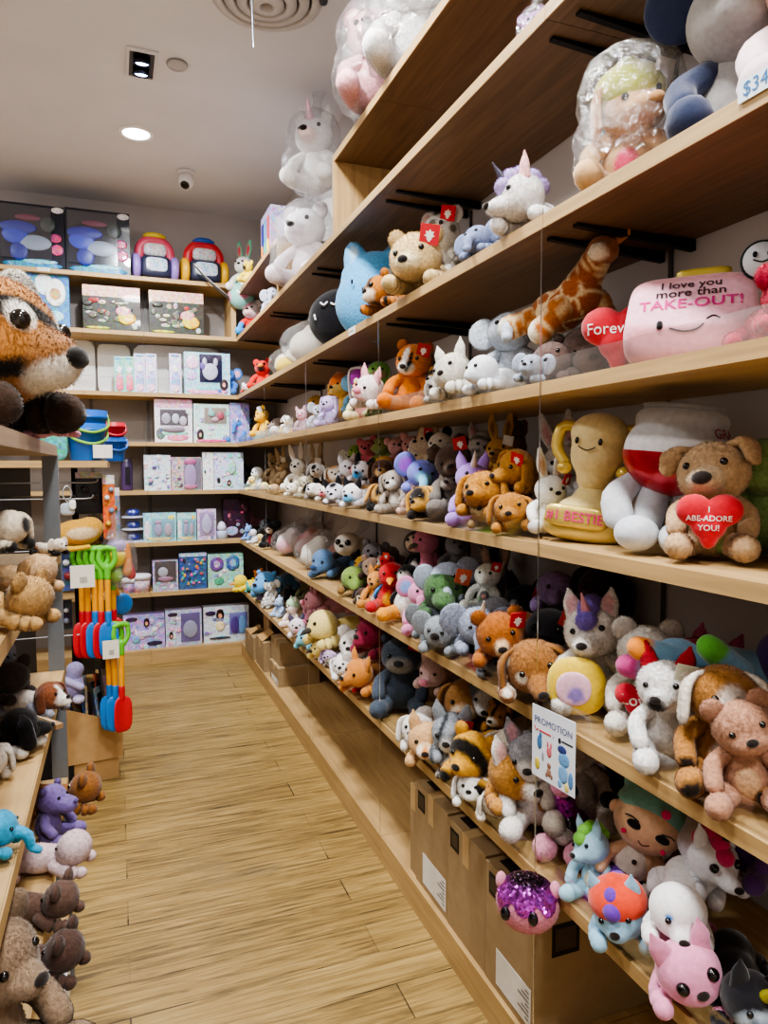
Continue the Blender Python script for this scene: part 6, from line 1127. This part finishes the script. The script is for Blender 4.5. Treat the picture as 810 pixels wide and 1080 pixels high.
toy_box('F', 189, 583, 218, 618, '3f5a8c', 'blue craft box with rows of small colourful charms', speck(['4ab0a8', 'd04a5c', 'e0a040', '6a8ad0', '2c3a5c', 'c86aa0'], 34, (.08, .15, .92, .85), (.04, .07)), hd=('b8c8e0', .1))
toy_box('F', 219, 584, 257, 616, '9cc8bc', 'mint craft box with round purple and blue lids', speck(PAS, 10)+[(.25, .7, .2, .22, '6a4a90'), (.25, .7, .13, .15, 'b89ad0'), (.7, .72, .2, .24, '4a6aa0'), (.7, .72, .13, .16, '8ab0d4'), (.3, .2, .14, .12, '5a9a80')])
FACE = lambda u, v, s: [(u, v, .075*s, .12*s, '241a18'), (u, v-.01, .05*s, .08*s, 'dca88c'), (u, v+.09*s, .06*s, .05*s, '241a18')]
toy_box('P', 130, 648, 174, 688, 'b0a0dc', 'lilac craft kit box with a dark-haired girl, left of the bottom row', speck(PAS, 18)+FACE(.56, .75, 1)+[(.2, .88, .15, .06, '3c3450'), (.75, .15, .2, .07, '2c2848'), (.5, .45, .25, .1, 'cfc8ec'), (.3, .3, .1, .1, '8ab8e0')], y=5.68)
toy_box('P', 174.5, 643, 213, 681, 'c8c4e4', 'craft kit box with a purple round gadget, middle of the bottom row', speck(PAS, 12, (.05, .05, .4, .95))+[(.2, .88, .14, .06, '3a2c40')]+FACE(.15, .3, .8), win=(.42, .1, .95, .9, '6a5aa0', [(.68, .45, .2, .24, 'b8b8d0'), (.68, .45, .12, .15, '3a4a70')]), y=5.68)
toy_box('P', 214.5, 639, 263, 679, 'd4dce8', 'craft kit box with a curly-haired girl, right of the bottom row', speck(PAS, 14, (.05, .05, .5, .95))+FACE(.36, .75, 1.25)+[(.36, .45, .1, .14, 'e8d8b0'), (.15, .82, .12, .07, '3a2c50'), (.35, .12, .25, .04, '3c3a50')], win=(.56, .2, .96, .8, '8a8ac8', [(.68, .45, .1, .24, '6a4aa0'), (.85, .45, .09, .26, '8ab8e4')]), y=5.68)
# ------------------------------------------------------------------ cartons under the lowest right shelf
def carton(x0, x1, y0, y1, z0, h, label, seam=True, patches='lf', flap=False, c='9c8462'):
    xc, yc = (x0+x1)/2, (y0+y1)/2; o = thing('carton', label, 'carton', (xc, yc, z0), 0, 'brown cartons under the right shelves'); a, b = (x1-x0)/2, (y1-y0)/2
    part('box', Geo().box((-a, -b, 0), (a, b, h), c), 'cardboard', o); g = Geo(); g.box((-a-.0008, -.02, h*.72), (-a-.0002, .02, h+.0006), 'c0a274'); g.box((-a, -.02, h+.0002), (a, .02, h+.0008), 'c0a274'); part('packing_tape', g, 'paper', o)
    g = Geo()
    if 'l' in patches: g.box((-a-.0012, b-.075, h*.76), (-a-.0004, b-.02, h*.94), '211b16'); g.box((-a-.0016, b-.068, h*.79), (-a-.0012, b-.027, h*.91), '4a3c2c')
    if 't' in patches: g.box((-a+.03, b-.09, h+.0004), (-a+.12, b-.02, h+.001), '211b16')
    if 's' in patches: g.box((-a+.05, -b-.001, h*.6), (-a+.13, -b-.0004, h*.85), '211b16'); g.box((-a+.06, -b-.0016, h*.64), (-a+.12, -b-.001, h*.81), '4a3c2c')
    if g.n: part('printed_mark', g, 'paper', o)
    g = Geo()
    if 'w' in patches:
        g.box((-a-.0012, -b+.012, h*.06), (-a-.0004, b-.06, h*.36), 'ddd9d2')
        for k in range(7): g.box((-a-.0018, -b+.02, h*(.1+.035*k)), (-a-.0012, -b+.02+.05*((k*5) % 3+1)/3, h*(.115+.035*k)), '7c7a78')
        part('shipping_label', g, 'paper', o)
    if flap: V, F = prism([(-a, 0), (a, 0), (a-.02, .1), (-a+.02, .1)], .004); V = V@np.array(Euler((math.radians(60), 0, math.radians(90))).to_matrix()).T; V[:, 2] += h; V[:, 0] -= a; part('open_flap', Geo().add(V, F, 'b48f5c', False), 'cardboard', o)
    return o
carton(.925, 1.26, 2.135, 2.19, .101, .31, 'thin brown carton with a green mark standing behind the others', patches='')
carton(.92, 1.26, 1.885, 2.13, .101, .34, 'brown carton with labels, leftmost of the three near the camera', patches='ltw')
carton(.918, 1.26, 1.645, 1.88, .101, .335, 'brown carton in the middle of the three near the camera', patches='lt')
carton(.916, 1.27, 1.40, 1.64, .101, .33, 'brown carton with its dark end nearest the camera under the cupcake plush', patches='ltsw')
carton(.93, 1.2, 4.35, 4.62, .101, .12, 'low brown carton with a white label deep under the far lowest shelf', patches='w')
carton(.91, 1.1, 4.72, 5.0, .101, .2, 'open brown carton under the far lowest shelf', patches='', flap=True)
carton(.90, 1.02, 5.05, 5.4, .101, .16, 'small dented brown carton in the far corner by the craft boxes', patches='', flap=True)
carton(.95, 1.22, 4.4, 4.66, .222, .15, 'brown carton stacked on the low one under the far shelf', patches='')
o = thing('folded_carton', 'flattened cardboard sheets leaning under the far lowest shelf', 'carton', (.99, 5.02, .302), rz(0)); part('sheet', Geo().box((-.1, 0, 0), (.1, .006, .2), 'a07c50'), 'cardboard', o); part('sheet', Geo().box((-.08, .012, 0), (.11, .018, .19), '8a6a44'), 'cardboard', o)
